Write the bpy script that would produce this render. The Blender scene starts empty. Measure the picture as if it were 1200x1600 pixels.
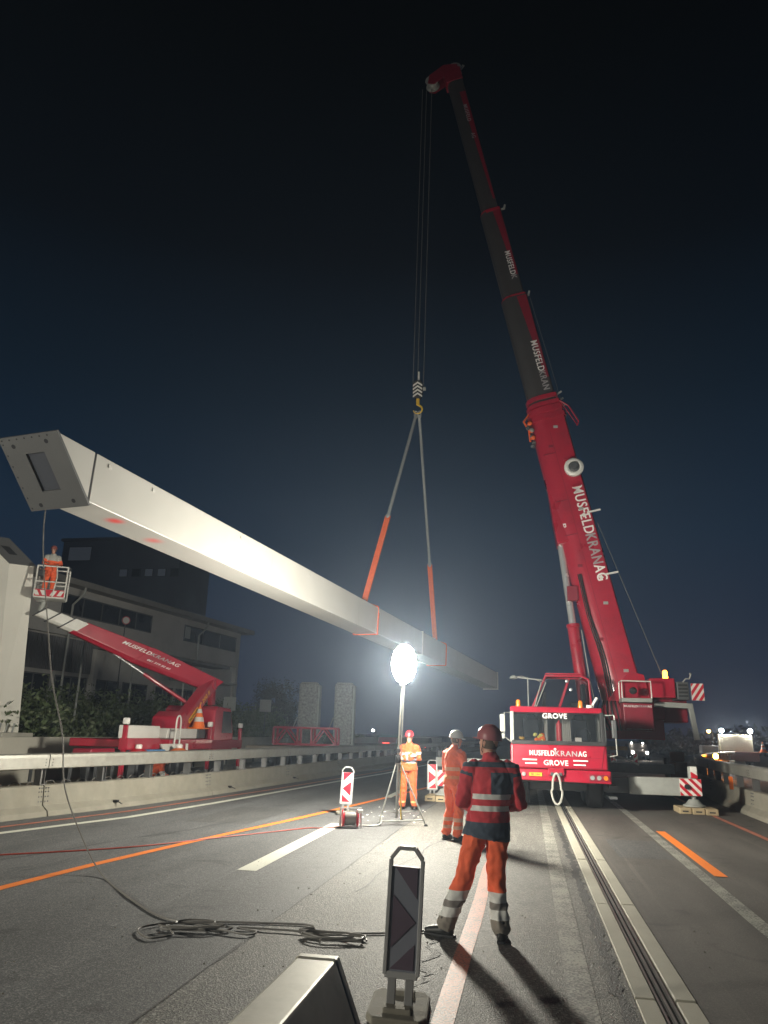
import bpy, bmesh, math, random
from mathutils import Vector, Matrix, noise
R = math.radians
random.seed(7)
S = bpy.context.scene
COL = S.collection

# ------------------------------------------------------------------ camera, sky, exposure
cam_d = bpy.data.cameras.new('camera'); cam = bpy.data.objects.new('camera', cam_d); COL.objects.link(cam)
S.camera = cam
PITCH, ROLL, YAW = R(16.7), R(1.5), R(10.9)
fwd = Vector((-math.sin(YAW)*math.cos(PITCH), math.cos(YAW)*math.cos(PITCH), math.sin(PITCH)))
rt = fwd.cross(Vector((0, 0, 1))).normalized(); up = rt.cross(fwd)
r2 = rt*math.cos(ROLL)+up*math.sin(ROLL); u2 = up*math.cos(ROLL)-rt*math.sin(ROLL)
M3 = Matrix((r2, u2, -fwd)).transposed()
cam.matrix_world = Matrix.Translation((0, 0, 1.72)) @ M3.to_4x4()
cam_d.sensor_fit = 'VERTICAL'; cam_d.sensor_height = 24.0; cam_d.lens = 24.0*1155/1600
cam_d.clip_start = 0.05; cam_d.clip_end = 3000
S.render.resolution_x, S.render.resolution_y = 768, 1024
S.view_settings.view_transform = 'Standard'; S.view_settings.look = 'None'
S.view_settings.exposure = 0.0; S.view_settings.gamma = 1.0
S.cycles.use_denoising = True
S.cycles.max_bounces = 6; S.cycles.volume_bounces = 0
S.cycles.sample_clamp_indirect = 8.0

W = bpy.data.worlds.new('World'); S.world = W; W.use_nodes = True
nt = W.node_tree; nt.nodes.clear()
tc = nt.nodes.new('ShaderNodeTexCoord'); sx = nt.nodes.new('ShaderNodeSeparateXYZ')
rp = nt.nodes.new('ShaderNodeValToRGB'); bg = nt.nodes.new('ShaderNodeBackground'); wo = nt.nodes.new('ShaderNodeOutputWorld')
nt.links.new(tc.outputs['Generated'], sx.inputs[0]); nt.links.new(sx.outputs[2], rp.inputs[0])
nt.links.new(rp.outputs[0], bg.inputs[0]); nt.links.new(bg.outputs[0], wo.inputs[0])
cr = rp.color_ramp
cr.elements[0].position = 0.0; cr.elements[0].color = (.0125, .0170, .036, 1)
cr.elements[1].position = 1.0; cr.elements[1].color = (.0002, .0003, .0004, 1)
for p, c in ((.10, (.0125, .0210, .044)), (.25, (.0075, .0205, .041)), (.42, (.0022, .0085, .0170)), (.58, (.0005, .0016, .0032)), (.75, (.0003, .0006, .0008))):
    e = cr.elements.new(p); e.color = (*c, 1)
bg.inputs[1].default_value = 1.0

# ------------------------------------------------------------------ materials
MATS = {}
def newmat(name):
    m = bpy.data.materials.new(name); m.use_nodes = True; MATS[name] = m
    return m, m.node_tree, m.node_tree.nodes['Principled BSDF']
def link(nt, a, b): nt.links.new(a, b)
def pm(name, col, rough=.5, metal=0., var=.12, scale=3., bump=0., bscale=80., dirt=0., dcol=(.05, .045, .04), coat=0., spec=.5, dscale=1.3, trans=0.):
    m, nt, b = newmat(name)
    n = nt.nodes
    tc = n.new('ShaderNodeTexCoord')
    no = n.new('ShaderNodeTexNoise'); no.inputs['Scale'].default_value = scale; no.inputs['Detail'].default_value = 6
    link(nt, tc.outputs['Object'], no.inputs['Vector'])
    mx = n.new('ShaderNodeMix'); mx.data_type = 'RGBA'
    mx.inputs[6].default_value = tuple(max(0, c*(1-var*1.5)) for c in col)+(1,)
    mx.inputs[7].default_value = tuple(min(1, c*(1+var)) for c in col)+(1,)
    link(nt, no.outputs[0], mx.inputs[0]); out = mx.outputs[2]
    if dirt > 0:
        n2 = n.new('ShaderNodeTexNoise'); n2.inputs['Scale'].default_value = dscale; n2.inputs['Detail'].default_value = 9; n2.inputs['Roughness'].default_value = .7
        link(nt, tc.outputs['Object'], n2.inputs['Vector'])
        mr = n.new('ShaderNodeMapRange'); mr.inputs[1].default_value = .48; mr.inputs[2].default_value = .78; mr.inputs[4].default_value = dirt
        link(nt, n2.outputs[0], mr.inputs[0])
        m2 = n.new('ShaderNodeMix'); m2.data_type = 'RGBA'; m2.inputs[7].default_value = (*dcol, 1)
        link(nt, mr.outputs[0], m2.inputs[0]); link(nt, out, m2.inputs[6]); out = m2.outputs[2]
    link(nt, out, b.inputs['Base Color'])
    mr2 = n.new('ShaderNodeMapRange'); mr2.inputs[3].default_value = max(.03, rough-.1); mr2.inputs[4].default_value = min(1, rough+.12)
    link(nt, no.outputs[0], mr2.inputs[0]); link(nt, mr2.outputs[0], b.inputs['Roughness'])
    b.inputs['Metallic'].default_value = metal
    b.inputs['Specular IOR Level'].default_value = spec
    if coat: b.inputs['Coat Weight'].default_value = coat; b.inputs['Coat Roughness'].default_value = .12
    if bump > 0:
        n3 = n.new('ShaderNodeTexNoise'); n3.inputs['Scale'].default_value = bscale; n3.inputs['Detail'].default_value = 4
        link(nt, tc.outputs['Object'], n3.inputs['Vector'])
        bp = n.new('ShaderNodeBump'); bp.inputs['Strength'].default_value = bump; bp.inputs['Distance'].default_value = .01
        link(nt, n3.outputs[0], bp.inputs['Height']); link(nt, bp.outputs[0], b.inputs['Normal'])
    return m
def emat(name, col, strength):
    m, nt, b = newmat(name)
    b.inputs['Base Color'].default_value = (*col, 1)
    b.inputs['Emission Color'].default_value = (*col, 1); b.inputs['Emission Strength'].default_value = strength
    return m

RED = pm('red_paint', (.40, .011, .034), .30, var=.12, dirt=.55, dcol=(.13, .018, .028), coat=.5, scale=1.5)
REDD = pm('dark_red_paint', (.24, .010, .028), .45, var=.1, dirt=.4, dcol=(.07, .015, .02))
WHT = pm('white_paint', (.72, .71, .66), .45, var=.06, dirt=.3, dcol=(.35, .33, .28))
LET = pm('lettering_white', (.85, .84, .82), .5, var=.03)
LETG = pm('lettering_grey', (.36, .34, .35), .5, var=.03)
BLK = pm('black_rubber', (.018, .018, .02), .6, var=.2, bump=.2)
DRK = pm('dark_boom_paint', (.052, .047, .046), .42, var=.15, dirt=.4, dcol=(.03, .03, .032))
GRYM = pm('grey_painted_metal', (.33, .34, .32), .42, var=.1, dirt=.45, dcol=(.12, .12, .11))
DGRY = pm('dark_grey_metal', (.08, .085, .09), .5, var=.2, dirt=.3)
CHR = pm('chrome', (.62, .63, .63), .22, .55, var=.03)
STL = pm('galvanised_steel', (.34, .335, .30), .5, .5, var=.18, scale=9, dirt=.5, dcol=(.16, .14, .11), bump=.05)
POSTM = pm('post_steel', (.20, .20, .20), .45, .6, var=.15, scale=9, dirt=.4, dcol=(.15, .13, .1))
BEAM = pm('beige_beam_paint', (.70, .68, .61), .5, var=.04, scale=.8, dirt=.22, dcol=(.42, .40, .34), dscale=.7)
PLATE = pm('grey_primer_plate', (.095, .097, .10), .6, var=.08, scale=4)
HOLE = pm('dark_hole', (.015, .016, .02), .8)
CONC = pm('concrete', (.225, .212, .172), .85, var=.2, scale=4, bump=.3, bscale=60, dirt=.5, dcol=(.17, .15, .11))
WALLC = pm('retaining_wall_concrete', (.52, .50, .43), .9, var=.14, scale=.9, bump=.25, bscale=30, dirt=.2, dcol=(.22, .2, .17))
STRIP = pm('pale_joint_concrete', (.42, .40, .33), .8, var=.14, scale=6, bump=.3, bscale=120, dirt=.4, dcol=(.2, .18, .14), dscale=3)
RAILM = pm('rail_steel', (.34, .34, .33), .38, .7, var=.2, scale=6)
ORG = pm('orange_plastic', (.85, .17, .02), .45, var=.05)
WOOD = pm('timber', (.42, .33, .2), .75, var=.25, scale=7, bump=.3, bscale=40, dirt=.4, dcol=(.15, .11, .07))
GLA, gnt, gb = newmat('window_glass')
gb.inputs['Base Color'].default_value = (.02, .025, .03, 1); gb.inputs['Roughness'].default_value = .04; gb.inputs['Alpha'].default_value = .28
BGL = pm('dark_window_pane', (.02, .024, .03), .15, var=.3, scale=.6)
YEL = pm('yellow_paint', (.75, .48, .03), .5, dirt=.3, dcol=(.3, .2, .05))
ORS = pm('orange_sling', (.80, .13, .03), .7, var=.2, scale=20)
GRS = pm('grey_sling', (.28, .30, .30), .7, var=.2, scale=20)
SKIN = pm('skin', (.52, .27, .19), .5, var=.12, scale=12)
SKIND = pm('lips', (.30, .10, .08), .5)
EYE = pm('eye', (.03, .02, .02), .2)
BOOT = pm('boot_leather', (.02, .019, .018), .5, var=.3, bump=.2)
REF = pm('retroreflective_tape', (.62, .62, .60), .35, var=.1, scale=20)
FAB = pm('backpack_fabric', (.02, .025, .035), .8)
HRED = pm('red_helmet', (.38, .02, .03), .3, coat=.5)
HWHT = pm('white_helmet', (.70, .69, .66), .35, coat=.4, dirt=.3, dcol=(.4, .38, .33))
STRR = pm('sign_red', (.55, .012, .03), .4, var=.05)
STRW = pm('sign_white', (.75, .74, .70), .4, var=.05, dirt=.3, dcol=(.45, .42, .36))
CORD = pm('dark_cord', (.17, .16, .145), .5)
CORDR = pm('red_cord', (.40, .06, .04), .5)
ROPE = pm('steel_wire_rope', (.15, .15, .14), .5, .2)
BLD = pm('building_plaster', (.45, .44, .42), .9, var=.15, scale=.5, dirt=.4, dcol=(.26, .26, .26))
BLDD = pm('building_dark_cladding', (.17, .17, .18), .8, var=.2, scale=.6)
AMB = emat('amber_lens_lit', (1., .30, .03), 14.)
AMBO = pm('amber_lens', (.85, .22, .02), .2)
WLIT = emat('work_light_lens', (1., .98, .88), 1100.)
HLIT = emat('headlight_lens', (1., .86, .72), 150.)
TLIT = emat('tail_light_lens', (1., .05, .03), 7.)
SLIT = emat('street_lamp_lens', (1., .55, .12), 45.)
DIMW = emat('dim_lit_window', (.50, .55, .62), .028)
BAL = emat('balloon_envelope_lit', (1., .95, .81), 1080.)
CURT = pm('grey_curtain', (.45, .44, .41), .9)
TXY = pm('plate_yellow', (.80, .42, .03), .5)
BLUE = pm('blue_sheet', (.10, .28, .55), .5)

def asphalt(name, c1, c2, rough, bstr, scale, streak=.0):
    m, nt, b = newmat(name); n = nt.nodes
    tc = n.new('ShaderNodeTexCoord')
    vo = n.new('ShaderNodeTexVoronoi'); vo.inputs['Scale'].default_value = scale
    link(nt, tc.outputs['Object'], vo.inputs['Vector'])
    sv = n.new('ShaderNodeSeparateColor'); link(nt, vo.outputs['Color'], sv.inputs[0])
    n1 = n.new('ShaderNodeTexNoise'); n1.inputs['Scale'].default_value = .8; n1.inputs['Detail'].default_value = 8; n1.inputs['Roughness'].default_value = .65
    mp = n.new('ShaderNodeMapping'); mp.inputs['Scale'].default_value = (1.6, .25, 1)
    link(nt, tc.outputs['Object'], mp.inputs[0]); link(nt, mp.outputs[0], n1.inputs['Vector'])
    pw = n.new('ShaderNodeMath'); pw.operation = 'POWER'; pw.inputs[1].default_value = 3.0; link(nt, sv.outputs[0], pw.inputs[0])
    mx = n.new('ShaderNodeMix'); mx.data_type = 'RGBA'; mx.inputs[6].default_value = (*c1, 1); mx.inputs[7].default_value = (*c2, 1)
    link(nt, pw.outputs[0], mx.inputs[0])
    mr = n.new('ShaderNodeMapRange'); mr.inputs[1].default_value = .3; mr.inputs[2].default_value = .7; mr.inputs[3].default_value = .68; mr.inputs[4].default_value = 1.35
    link(nt, n1.outputs[0], mr.inputs[0])
    m2 = n.new('ShaderNodeMix'); m2.data_type = 'RGBA'; m2.blend_type = 'MULTIPLY'; m2.inputs[0].default_value = 1
    link(nt, mx.outputs[2], m2.inputs[6]); link(nt, mr.outputs[0], m2.inputs[7]); link(nt, m2.outputs[2], b.inputs['Base Color'])
    n5 = n.new('ShaderNodeTexNoise'); n5.inputs['Scale'].default_value = 1.7; n5.inputs['Detail'].default_value = 4; n5.inputs['Distortion'].default_value = 1.2
    link(nt, tc.outputs['Object'], n5.inputs['Vector'])
    mr5 = n.new('ShaderNodeMapRange'); mr5.inputs[1].default_value = .60; mr5.inputs[2].default_value = .72; mr5.inputs[3].default_value = 1.; mr5.inputs[4].default_value = .62
    link(nt, n5.outputs[0], mr5.inputs[0])
    mp6 = n.new('ShaderNodeMapping'); mp6.inputs['Scale'].default_value = (9, .12, 1); link(nt, tc.outputs['Object'], mp6.inputs[0])
    n6 = n.new('ShaderNodeTexNoise'); n6.inputs['Scale'].default_value = 1.; n6.inputs['Detail'].default_value = 5; link(nt, mp6.outputs[0], n6.inputs['Vector'])
    mr6 = n.new('ShaderNodeMapRange'); mr6.inputs[1].default_value = .62; mr6.inputs[2].default_value = .70; mr6.inputs[3].default_value = 1.; mr6.inputs[4].default_value = 1.28
    link(nt, n6.outputs[0], mr6.inputs[0])
    ml6 = n.new('ShaderNodeMath'); ml6.operation = 'MULTIPLY'; link(nt, mr5.outputs[0], ml6.inputs[0]); link(nt, mr6.outputs[0], ml6.inputs[1])
    m6 = n.new('ShaderNodeMix'); m6.data_type = 'RGBA'; m6.blend_type = 'MULTIPLY'; m6.inputs[0].default_value = 1
    link(nt, m2.outputs[2], m6.inputs[6]); link(nt, ml6.outputs[0], m6.inputs[7]); link(nt, m6.outputs[2], b.inputs['Base Color'])
    rr = n.new('ShaderNodeMapRange'); rr.inputs[3].default_value = rough-.1; rr.inputs[4].default_value = rough+.12
    link(nt, n1.outputs[0], rr.inputs[0]); link(nt, rr.outputs[0], b.inputs['Roughness'])
    bp = n.new('ShaderNodeBump'); bp.inputs['Strength'].default_value = bstr; bp.inputs['Distance'].default_value = .007
    n3 = n.new('ShaderNodeTexNoise'); n3.inputs['Scale'].default_value = scale*.8; n3.inputs['Detail'].default_value = 3
    link(nt, tc.outputs['Object'], n3.inputs['Vector'])
    ad = n.new('ShaderNodeMath'); ad.operation = 'ADD'; link(nt, n3.outputs[0], ad.inputs[0]); link(nt, vo.outputs['Distance'], ad.inputs[1])
    link(nt, ad.outputs[0], bp.inputs['Height']); link(nt, bp.outputs[0], b.inputs['Normal'])
    return m
ASL = asphalt('asphalt_left', (.062, .064, .067), (.20, .20, .195), .72, .35, 95)
ASM = asphalt('asphalt_coarse', (.074, .072, .066), (.29, .28, .25), .72, .5, 80)
ASR = asphalt('asphalt_smooth', (.074, .067, .060), (.13, .12, .108), .75, .25, 150)
TAR = pm('tar_patch', (.04, .04, .04), .7, var=.4, scale=30, bump=1., bscale=70)
SOIL = pm('soil', (.06, .055, .04), .95, var=.3, bump=.5, bscale=6)
def worn(name, col, base, cov, rough=.6):
    m, nt, b = newmat(name); n = nt.nodes
    tc = n.new('ShaderNodeTexCoord'); no = n.new('ShaderNodeTexNoise'); no.inputs['Scale'].default_value = 45; no.inputs['Detail'].default_value = 5
    link(nt, tc.outputs['Object'], no.inputs['Vector'])
    n2 = n.new('ShaderNodeTexNoise'); n2.inputs['Scale'].default_value = 2.5; n2.inputs['Detail'].default_value = 6
    link(nt, tc.outputs['Object'], n2.inputs['Vector'])
    ad = n.new('ShaderNodeMath'); ad.operation = 'MULTIPLY_ADD'; ad.inputs[1].default_value = .5
    link(nt, n2.outputs[0], ad.inputs[0]); link(nt, no.outputs[0], ad.inputs[2])
    mr = n.new('ShaderNodeMapRange'); mr.inputs[1].default_value = cov-.05; mr.inputs[2].default_value = cov+.05
    link(nt, ad.outputs[0], mr.inputs[0])
    mx = n.new('ShaderNodeMix'); mx.data_type = 'RGBA'; mx.inputs[6].default_value = (*col, 1); mx.inputs[7].default_value = (*base, 1)
    link(nt, mr.outputs[0], mx.inputs[0]); link(nt, mx.outputs[2], b.inputs['Base Color']); b.inputs['Roughness'].default_value = rough
    bp = n.new('ShaderNodeBump'); bp.inputs['Strength'].default_value = .35; bp.inputs['Distance'].default_value = .006
    link(nt, no.outputs[0], bp.inputs['Height']); link(nt, bp.outputs[0], b.inputs['Normal'])
    return m
MW = worn('road_white', (.60, .60, .52), (.16, .16, .14), .93)
MWG = worn('road_white_worn', (.30, .30, .26), (.09, .09, .085), .76)
MO = worn('road_orange', (.78, .20, .025), (.35, .12, .05), .98)
MOP = worn('road_orange_faded', (.48, .15, .09), (.20, .10, .08), .80)

# ------------------------------------------------------------------ mesh building
class MB:
    def __init__(s, off=(0, 0, 0)):
        s.v = []; s.f = []; s.m = []; s.off = Vector(off)
    def add(s, vs, fs, mi=0):
        k = len(s.v); s.v += [Vector(v) for v in vs]
        for f in fs: s.f.append([i+k for i in f]); s.m.append(mi)
        return s
    def box(s, c, d, mi=0, rot=None):
        c = Vector(c); x, y, z = d[0]/2, d[1]/2, d[2]/2
        vs = [Vector((a*x, b*y, e*z)) for e in (-1, 1) for b in (-1, 1) for a in (-1, 1)]
        if rot is not None: vs = [rot @ v for v in vs]
        return s.add([v+c for v in vs], [(0, 2, 3, 1), (4, 5, 7, 6), (0, 1, 5, 4), (2, 6, 7, 3), (0, 4, 6, 2), (1, 3, 7, 5)], mi)
    def b2(s, a, b, mi=0):
        return s.box([(a[i]+b[i])/2 for i in range(3)], [abs(b[i]-a[i]) for i in range(3)], mi)
    def bar(s, a, b, w, h, mi=0, up=(0, 0, 1), w2=None, h2=None):
        a, b = Vector(a), Vector(b); t = (b-a).normalized(); u = Vector(up); x = t.cross(u)
        if x.length < 1e-4: x = t.cross(Vector((1, 0, 0)))
        x.normalize(); y = x.cross(t); w2 = w if w2 is None else w2; h2 = h if h2 is None else h2
        vs = [a+x*i*w/2+y*j*h/2 for j in (-1, 1) for i in (-1, 1)]+[b+x*i*w2/2+y*j*h2/2 for j in (-1, 1) for i in (-1, 1)]
        return s.add(vs, [(0, 1, 3, 2), (4, 6, 7, 5), (0, 4, 5, 1), (2, 3, 7, 6), (0, 2, 6, 4), (1, 5, 7, 3)], mi)
    def tube(s, pts, r, n=8, mi=0, closed=False, r2=None):
        pts = [Vector(p) for p in pts]; N = len(pts); k = len(s.v); prev = None
        for i, p in enumerate(pts):
            if closed: t = pts[(i+1) % N]-pts[i-1]
            else: t = pts[min(i+1, N-1)]-pts[max(i-1, 0)]
            t.normalize()
            if prev is None:
                x = t.cross(Vector((0, 0, 1)))
                if x.length < 1e-3: x = t.cross(Vector((1, 0, 0)))
            else: x = prev-t*prev.dot(t)
            x.normalize(); prev = x; y = t.cross(x)
            rr = r if r2 is None else r+(r2-r)*i/max(1, N-1)
            for j in range(n):
                a = 2*math.pi*j/n; s.v.append(p+x*math.cos(a)*rr+y*math.sin(a)*rr)
        for i in range(N if closed else N-1):
            for j in range(n):
                a = k+i*n+j; b = k+i*n+(j+1) % n; i2 = (i+1) % N; c = k+i2*n+(j+1) % n; d = k+i2*n+j
                s.f.append([a, b, c, d]); s.m.append(mi)
        if not closed:
            s.f.append([k+j for j in range(n)][::-1]); s.m.append(mi)
            s.f.append([k+(N-1)*n+j for j in range(n)]); s.m.append(mi)
        return s
    def cyl(s, a, b, r, n=16, mi=0, r2=None): return s.tube([a, b], r, n, mi, r2=r2)
    def sweep(s, prof, frames, mi=0, caps=True, closed=True, mis=None):
        """prof: 2D points; frames: list of (origin, xaxis, yaxis[, scale])"""
        k = len(s.v); n = len(prof)
        for fr in frames:
            o, x, y = Vector(fr[0]), Vector(fr[1]), Vector(fr[2]); sc = fr[3] if len(fr) > 3 else 1
            for p in prof: s.v.append(o+x*p[0]*sc+y*p[1]*sc)
        for i in range(len(frames)-1):
            for j in range(n if closed else n-1):
                s.f.append([k+i*n+j, k+i*n+(j+1) % n, k+(i+1)*n+(j+1) % n, k+(i+1)*n+j]); s.m.append(mis[j] if mis else mi)
        if caps:
            s.f.append([k+j for j in range(n)][::-1]); s.m.append(mi)
            s.f.append([k+(len(frames)-1)*n+j for j in range(n)]); s.m.append(mi)
        return s
    def lathe(s, c, prof, n=20, mi=0, axis=(0, 0, 1)):
        a = Vector(axis).normalized(); x = a.orthogonal().normalized(); y = a.cross(x); c = Vector(c); k = len(s.v)
        for r, z in prof:
            for j in range(n):
                t = 2*math.pi*j/n; s.v.append(c+a*z+x*math.cos(t)*r+y*math.sin(t)*r)
        for i in range(len(prof)-1):
            for j in range(n):
                s.f.append([k+i*n+j, k+i*n+(j+1) % n, k+(i+1)*n+(j+1) % n, k+(i+1)*n+j]); s.m.append(mi)
        s.f.append([k+j for j in range(n)][::-1]); s.m.append(mi)
        s.f.append([k+(len(prof)-1)*n+j for j in range(n)]); s.m.append(mi)
        return s
    def prism(s, poly, o, x, y, th, mi=0):
        o, x, y = Vector(o), Vector(x), Vector(y); nrm = x.cross(y).normalized()
        return s.sweep(poly, [(o, x, y), (o+nrm*th, x, y)], mi)
    def text(s, txt, o, x, y, width=None, height=.3, mi=0, th=.004, bold=.02, sp=1.1):
        """letters on the plane spanned by x (reading direction) and y (letter up); o = lower left corner"""
        vs, fs = text_geo(txt, min(bold, .008), sp)
        w = max(v[0] for v in vs)-min(v[0] for v in vs); x0 = min(v[0] for v in vs); h = .72
        x, y = Vector(x).normalized(), Vector(y).normalized(); nrm = x.cross(y); o = Vector(o)
        sy = height/h; sxx = (width/w) if width else sy
        for q, dx in enumerate((0, -.015, .015) if bold >= .016 else (0,)):
            s.add([o+x*(v[0]-x0+dx)*sxx+y*v[1]*sy+nrm*(v[2]*th+q*.0007) for v in vs], fs, mi)
        return s
    def build(s, name, mats, parent=None, bevel=0, smooth=False, seg=2):
        me = bpy.data.meshes.new(name)
        me.from_pydata([v-s.off for v in s.v], [], s.f)
        mats = mats if isinstance(mats, (list, tuple)) else [mats]
        for m in mats: me.materials.append(m)
        me.polygons.foreach_set('material_index', s.m)
        bm = bmesh.new(); bm.from_mesh(me); bmesh.ops.recalc_face_normals(bm, faces=bm.faces); bm.to_mesh(me); bm.free()
        if smooth:
            me.polygons.foreach_set('use_smooth', [True]*len(me.polygons))
            try: me.set_sharp_from_angle(angle=R(38))
            except Exception: pass
        me.update()
        o = bpy.data.objects.new(name, me); COL.objects.link(o)
        if parent: o.parent = parent
        if bevel:
            b = o.modifiers.new('bevel', 'BEVEL'); b.width = bevel; b.segments = seg; b.limit_method = 'ANGLE'; b.angle_limit = R(35)
        return o
TMP = bpy.data.scenes.new('tmp')
def evaluated(ob):
    """mesh of an object with its modifiers applied, evaluated alone in a scratch scene"""
    TMP.collection.objects.link(ob); vl = TMP.view_layers[0]; vl.update(); dg = vl.depsgraph
    me = bpy.data.meshes.new_from_object(ob.evaluated_get(dg)); bpy.data.objects.remove(ob); return me
_tg = {}
def text_geo(txt, bold, sp):
    key = (txt, bold, sp)
    if key not in _tg:
        cu = bpy.data.curves.new('t', 'FONT'); cu.body = txt; cu.size = 1; cu.offset = bold; cu.extrude = .5; cu.resolution_u = 3; cu.space_character = sp
        ob = bpy.data.objects.new('t', cu); me = evaluated(ob)
        _tg[key] = ([tuple(v.co) for v in me.vertices], [tuple(p.vertices) for p in me.polygons])
        bpy.data.meshes.remove(me); bpy.data.curves.remove(cu)
    return _tg[key]

def thing(name, label, cat, loc=(0, 0, 0), rz=0., group=None):
    o = bpy.data.objects.new(name, None); COL.objects.link(o); o.location = loc; o.rotation_euler = (0, 0, rz)
    o.empty_display_size = .2
    o['label'] = label; o['category'] = cat
    if group: o['group'] = group
    return o
def tag(o, label, cat, group=None):
    o['label'] = label; o['category'] = cat
    if group: o['group'] = group
    return o
def struct(o): o['kind'] = 'structure'; return o
def stuff(o, label=None):
    o['kind'] = 'stuff'
    if label: o['label'] = label
    return o
def copy_tree(o, parent=None, first=True):
    c = o.copy(); COL.objects.link(c); c.parent = parent
    for ch in list(o.children): copy_tree(ch, c)
    return c
def catmull(pts, n=8):
    pts = [Vector(p) for p in pts]; out = []
    for i in range(len(pts)-1):
        p0, p1, p2, p3 = pts[max(i-1, 0)], pts[i], pts[i+1], pts[min(i+2, len(pts)-1)]
        for k in range(n):
            t = k/n; out.append(.5*((2*p1)+(p2-p0)*t+(2*p0-5*p1+4*p2-p3)*t*t+(3*p1-p0-3*p2+p3)*t**3))
    out.append(pts[-1]); return out

#@@SETTING
# ------------------------------------------------------------------ ground, roads, markings
struct(MB().add([(-900, -300, -.06), (900, -300, -.06), (900, 1500, -.06), (-900, 1500, -.06)], [(0, 1, 2, 3)]).build('ground', SOIL))
def sheet(name, quads, z, mat):
    mb = MB()
    for q in quads: mb.add([(x, y, z) for x, y in q], [tuple(range(len(q)))])
    return struct(mb.build(name, mat))
sheet('road_left_lane', [[(-11, -12), (-2.41, -12), (-2.41, 160), (-11, 160)]], 0, ASL)
sheet('road_middle_lane', [[(-2.41, -12), (.68, -12), (.68, 160), (-2.41, 160)]], 0, ASM)
sheet('road_right_lane', [[(1.10, -12), (14, -12), (14, 160), (1.10, 160)]], 0, ASR)
sheet('road_far_carriageway', [[(-15.5, -12), (-11, -12), (-11, 160), (-15.5, 160)]], 0, asphalt('asphalt_pale', (.17, .165, .15), (.32, .31, .28), .75, .3, 60))
def band(name, pts, w, z, mat, wob=0.):
    mb = MB(); pts = [Vector((p[0], p[1], 0)) for p in pts]; L = []
    for i, p in enumerate(pts):
        t = (pts[min(i+1, len(pts)-1)]-pts[max(i-1, 0)]).normalized(); n = Vector((t.y, -t.x, 0))
        a = w/2+(random.uniform(-wob, wob) if wob else 0); b = w/2+(random.uniform(-wob, wob) if wob else 0)
        L.append(p-n*a+Vector((0, 0, z))); L.append(p+n*b+Vector((0, 0, z)))
    mb.add(L, [(2*i, 2*i+1, 2*i+3, 2*i+2) for i in range(len(pts)-1)])
    return struct(mb.build(name, mat))
barL = [(-10.05, 8), (-9.5, 13), (-8.85, 16.4), (-8.45, 20), (-8.29, 23.3), (-7.97, 29.6), (-7.43, 40.4), (-6.6, 60), (-5.5, 90), (-4.6, 150)]
band('orange_edge_line', [(-9.75, 8)]+[(-9.01, 12.4), (-8.39, 15.64), (-8.0, 20), (-7.74, 22.5), (-7.1, 32), (-6.6, 40), (-5.9, 60)], .13, .008, MOP)
band('white_edge_line', [(-9.3, 7.5), (-8.54, 11.78), (-7.86, 14.68), (-7.55, 18), (-7.36, 20.81), (-6.9, 28), (-6.36, 35), (-5.5, 60)], .19, .004, MW)
band('orange_lane_line', [(-5.75, 6), (-5.70, 8), (-5.57, 9.7), (-5.29, 12), (-4.78, 15.3), (-4.42, 18), (-3.97, 21.7), (-3.56, 25.2), (-2.9, 31), (-2.2, 40)], .15, .004, MO)
band('white_lane_dash', [(-3.575, 9.89), (-3.715, 15.32)], .26, .004, MW)
band('white_lane_dash', [(-3.9, 21.9), (-4.0, 27.3)], .2, .008, MW)
band('orange_centre_line', [(-.56, -2)]+[(-.56+.01*math.sin(i), 1+i) for i in range(11)]+[(-.54, 12.2)], .145, .004, MOP, .004)
band('worn_white_line', [(.33, -2), (.32, 5.5), (.345, 12), (.365, 19.8), (.4, 40)], .19, .004, MWG, 0)
band('white_right_line', [(2.20, -2), (2.22, 8.8), (2.27, 12), (2.37, 20), (2.6, 60)], .17, .004, MWG)
band('orange_right_dash', [(2.50, 11.5), (2.55, 16.6)], .17, .008, MO)
band('orange_far_right_line', [(4.25, 4), (4.39, 16.1), (4.42, 20), (4.6, 26), (5.1, 40)], .12, .004, MOP)
band('asphalt_seam', [(-2.41+random.uniform(-.012, .012), y*.5) for y in range(0, 90)], .022, .004, TAR, .010)
band('tar_crack', [(-.83+.05*math.sin(y*.9)+random.uniform(-.03, .03), 3.5+y*.09) for y in range(0, 46)], .05, .004, TAR, .03)
band('tar_crack', [(.60+random.uniform(-.015, .015), 2.5+y*.12) for y in range(0, 130)], .09, .004, TAR, .03)
for k, (x0, y0, dx, dy, n_) in enumerate(((-6.9, 9.5, .10, .42, 22), (-2.0, 9.0, .04, .35, 20))):
    band('sealed_crack', [(x0+dx*i+.05*math.sin(i*.9+k)+random.uniform(-.02, .02), y0+dy*i) for i in range(n_)], .022, .003, TAR, .008)
PATCH = asphalt('asphalt_patch', (.05, .05, .05), (.16, .16, .155), .7, .45, 90)
for x0, y0, w_, l_ in ((-6.6, 14.5, 1.3, 3.2), (1.35, 12.8, .8, 2.2), (-1.9, 17.8, 1.0, 2.4)):
    struct(MB().add([(x0, y0, .0025), (x0+w_, y0+.03, .0025), (x0+w_+.02, y0+l_, .0025), (x0-.02, y0+l_-.05, .0025)], [(0, 1, 2, 3)]).build('repair_patch', PATCH))
mb = MB()
for i in range(420):
    x, y = random.uniform(-6, 3), random.uniform(4, 16); rr_ = random.uniform(.004, .011); a = random.uniform(0, 6); o = Vector((x, y, .002))
    d = Vector((math.cos(a), math.sin(a), 0))*rr_; e = Vector((-d.y, d.x, 0))*.7; mb.add([o-d-e, o+d-e*.8, o+d*.7+e, o-d*.6+e*.9, o+Vector((0, 0, rr_*.9))], [(0, 1, 4), (1, 2, 4), (2, 3, 4), (3, 0, 4)])
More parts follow.
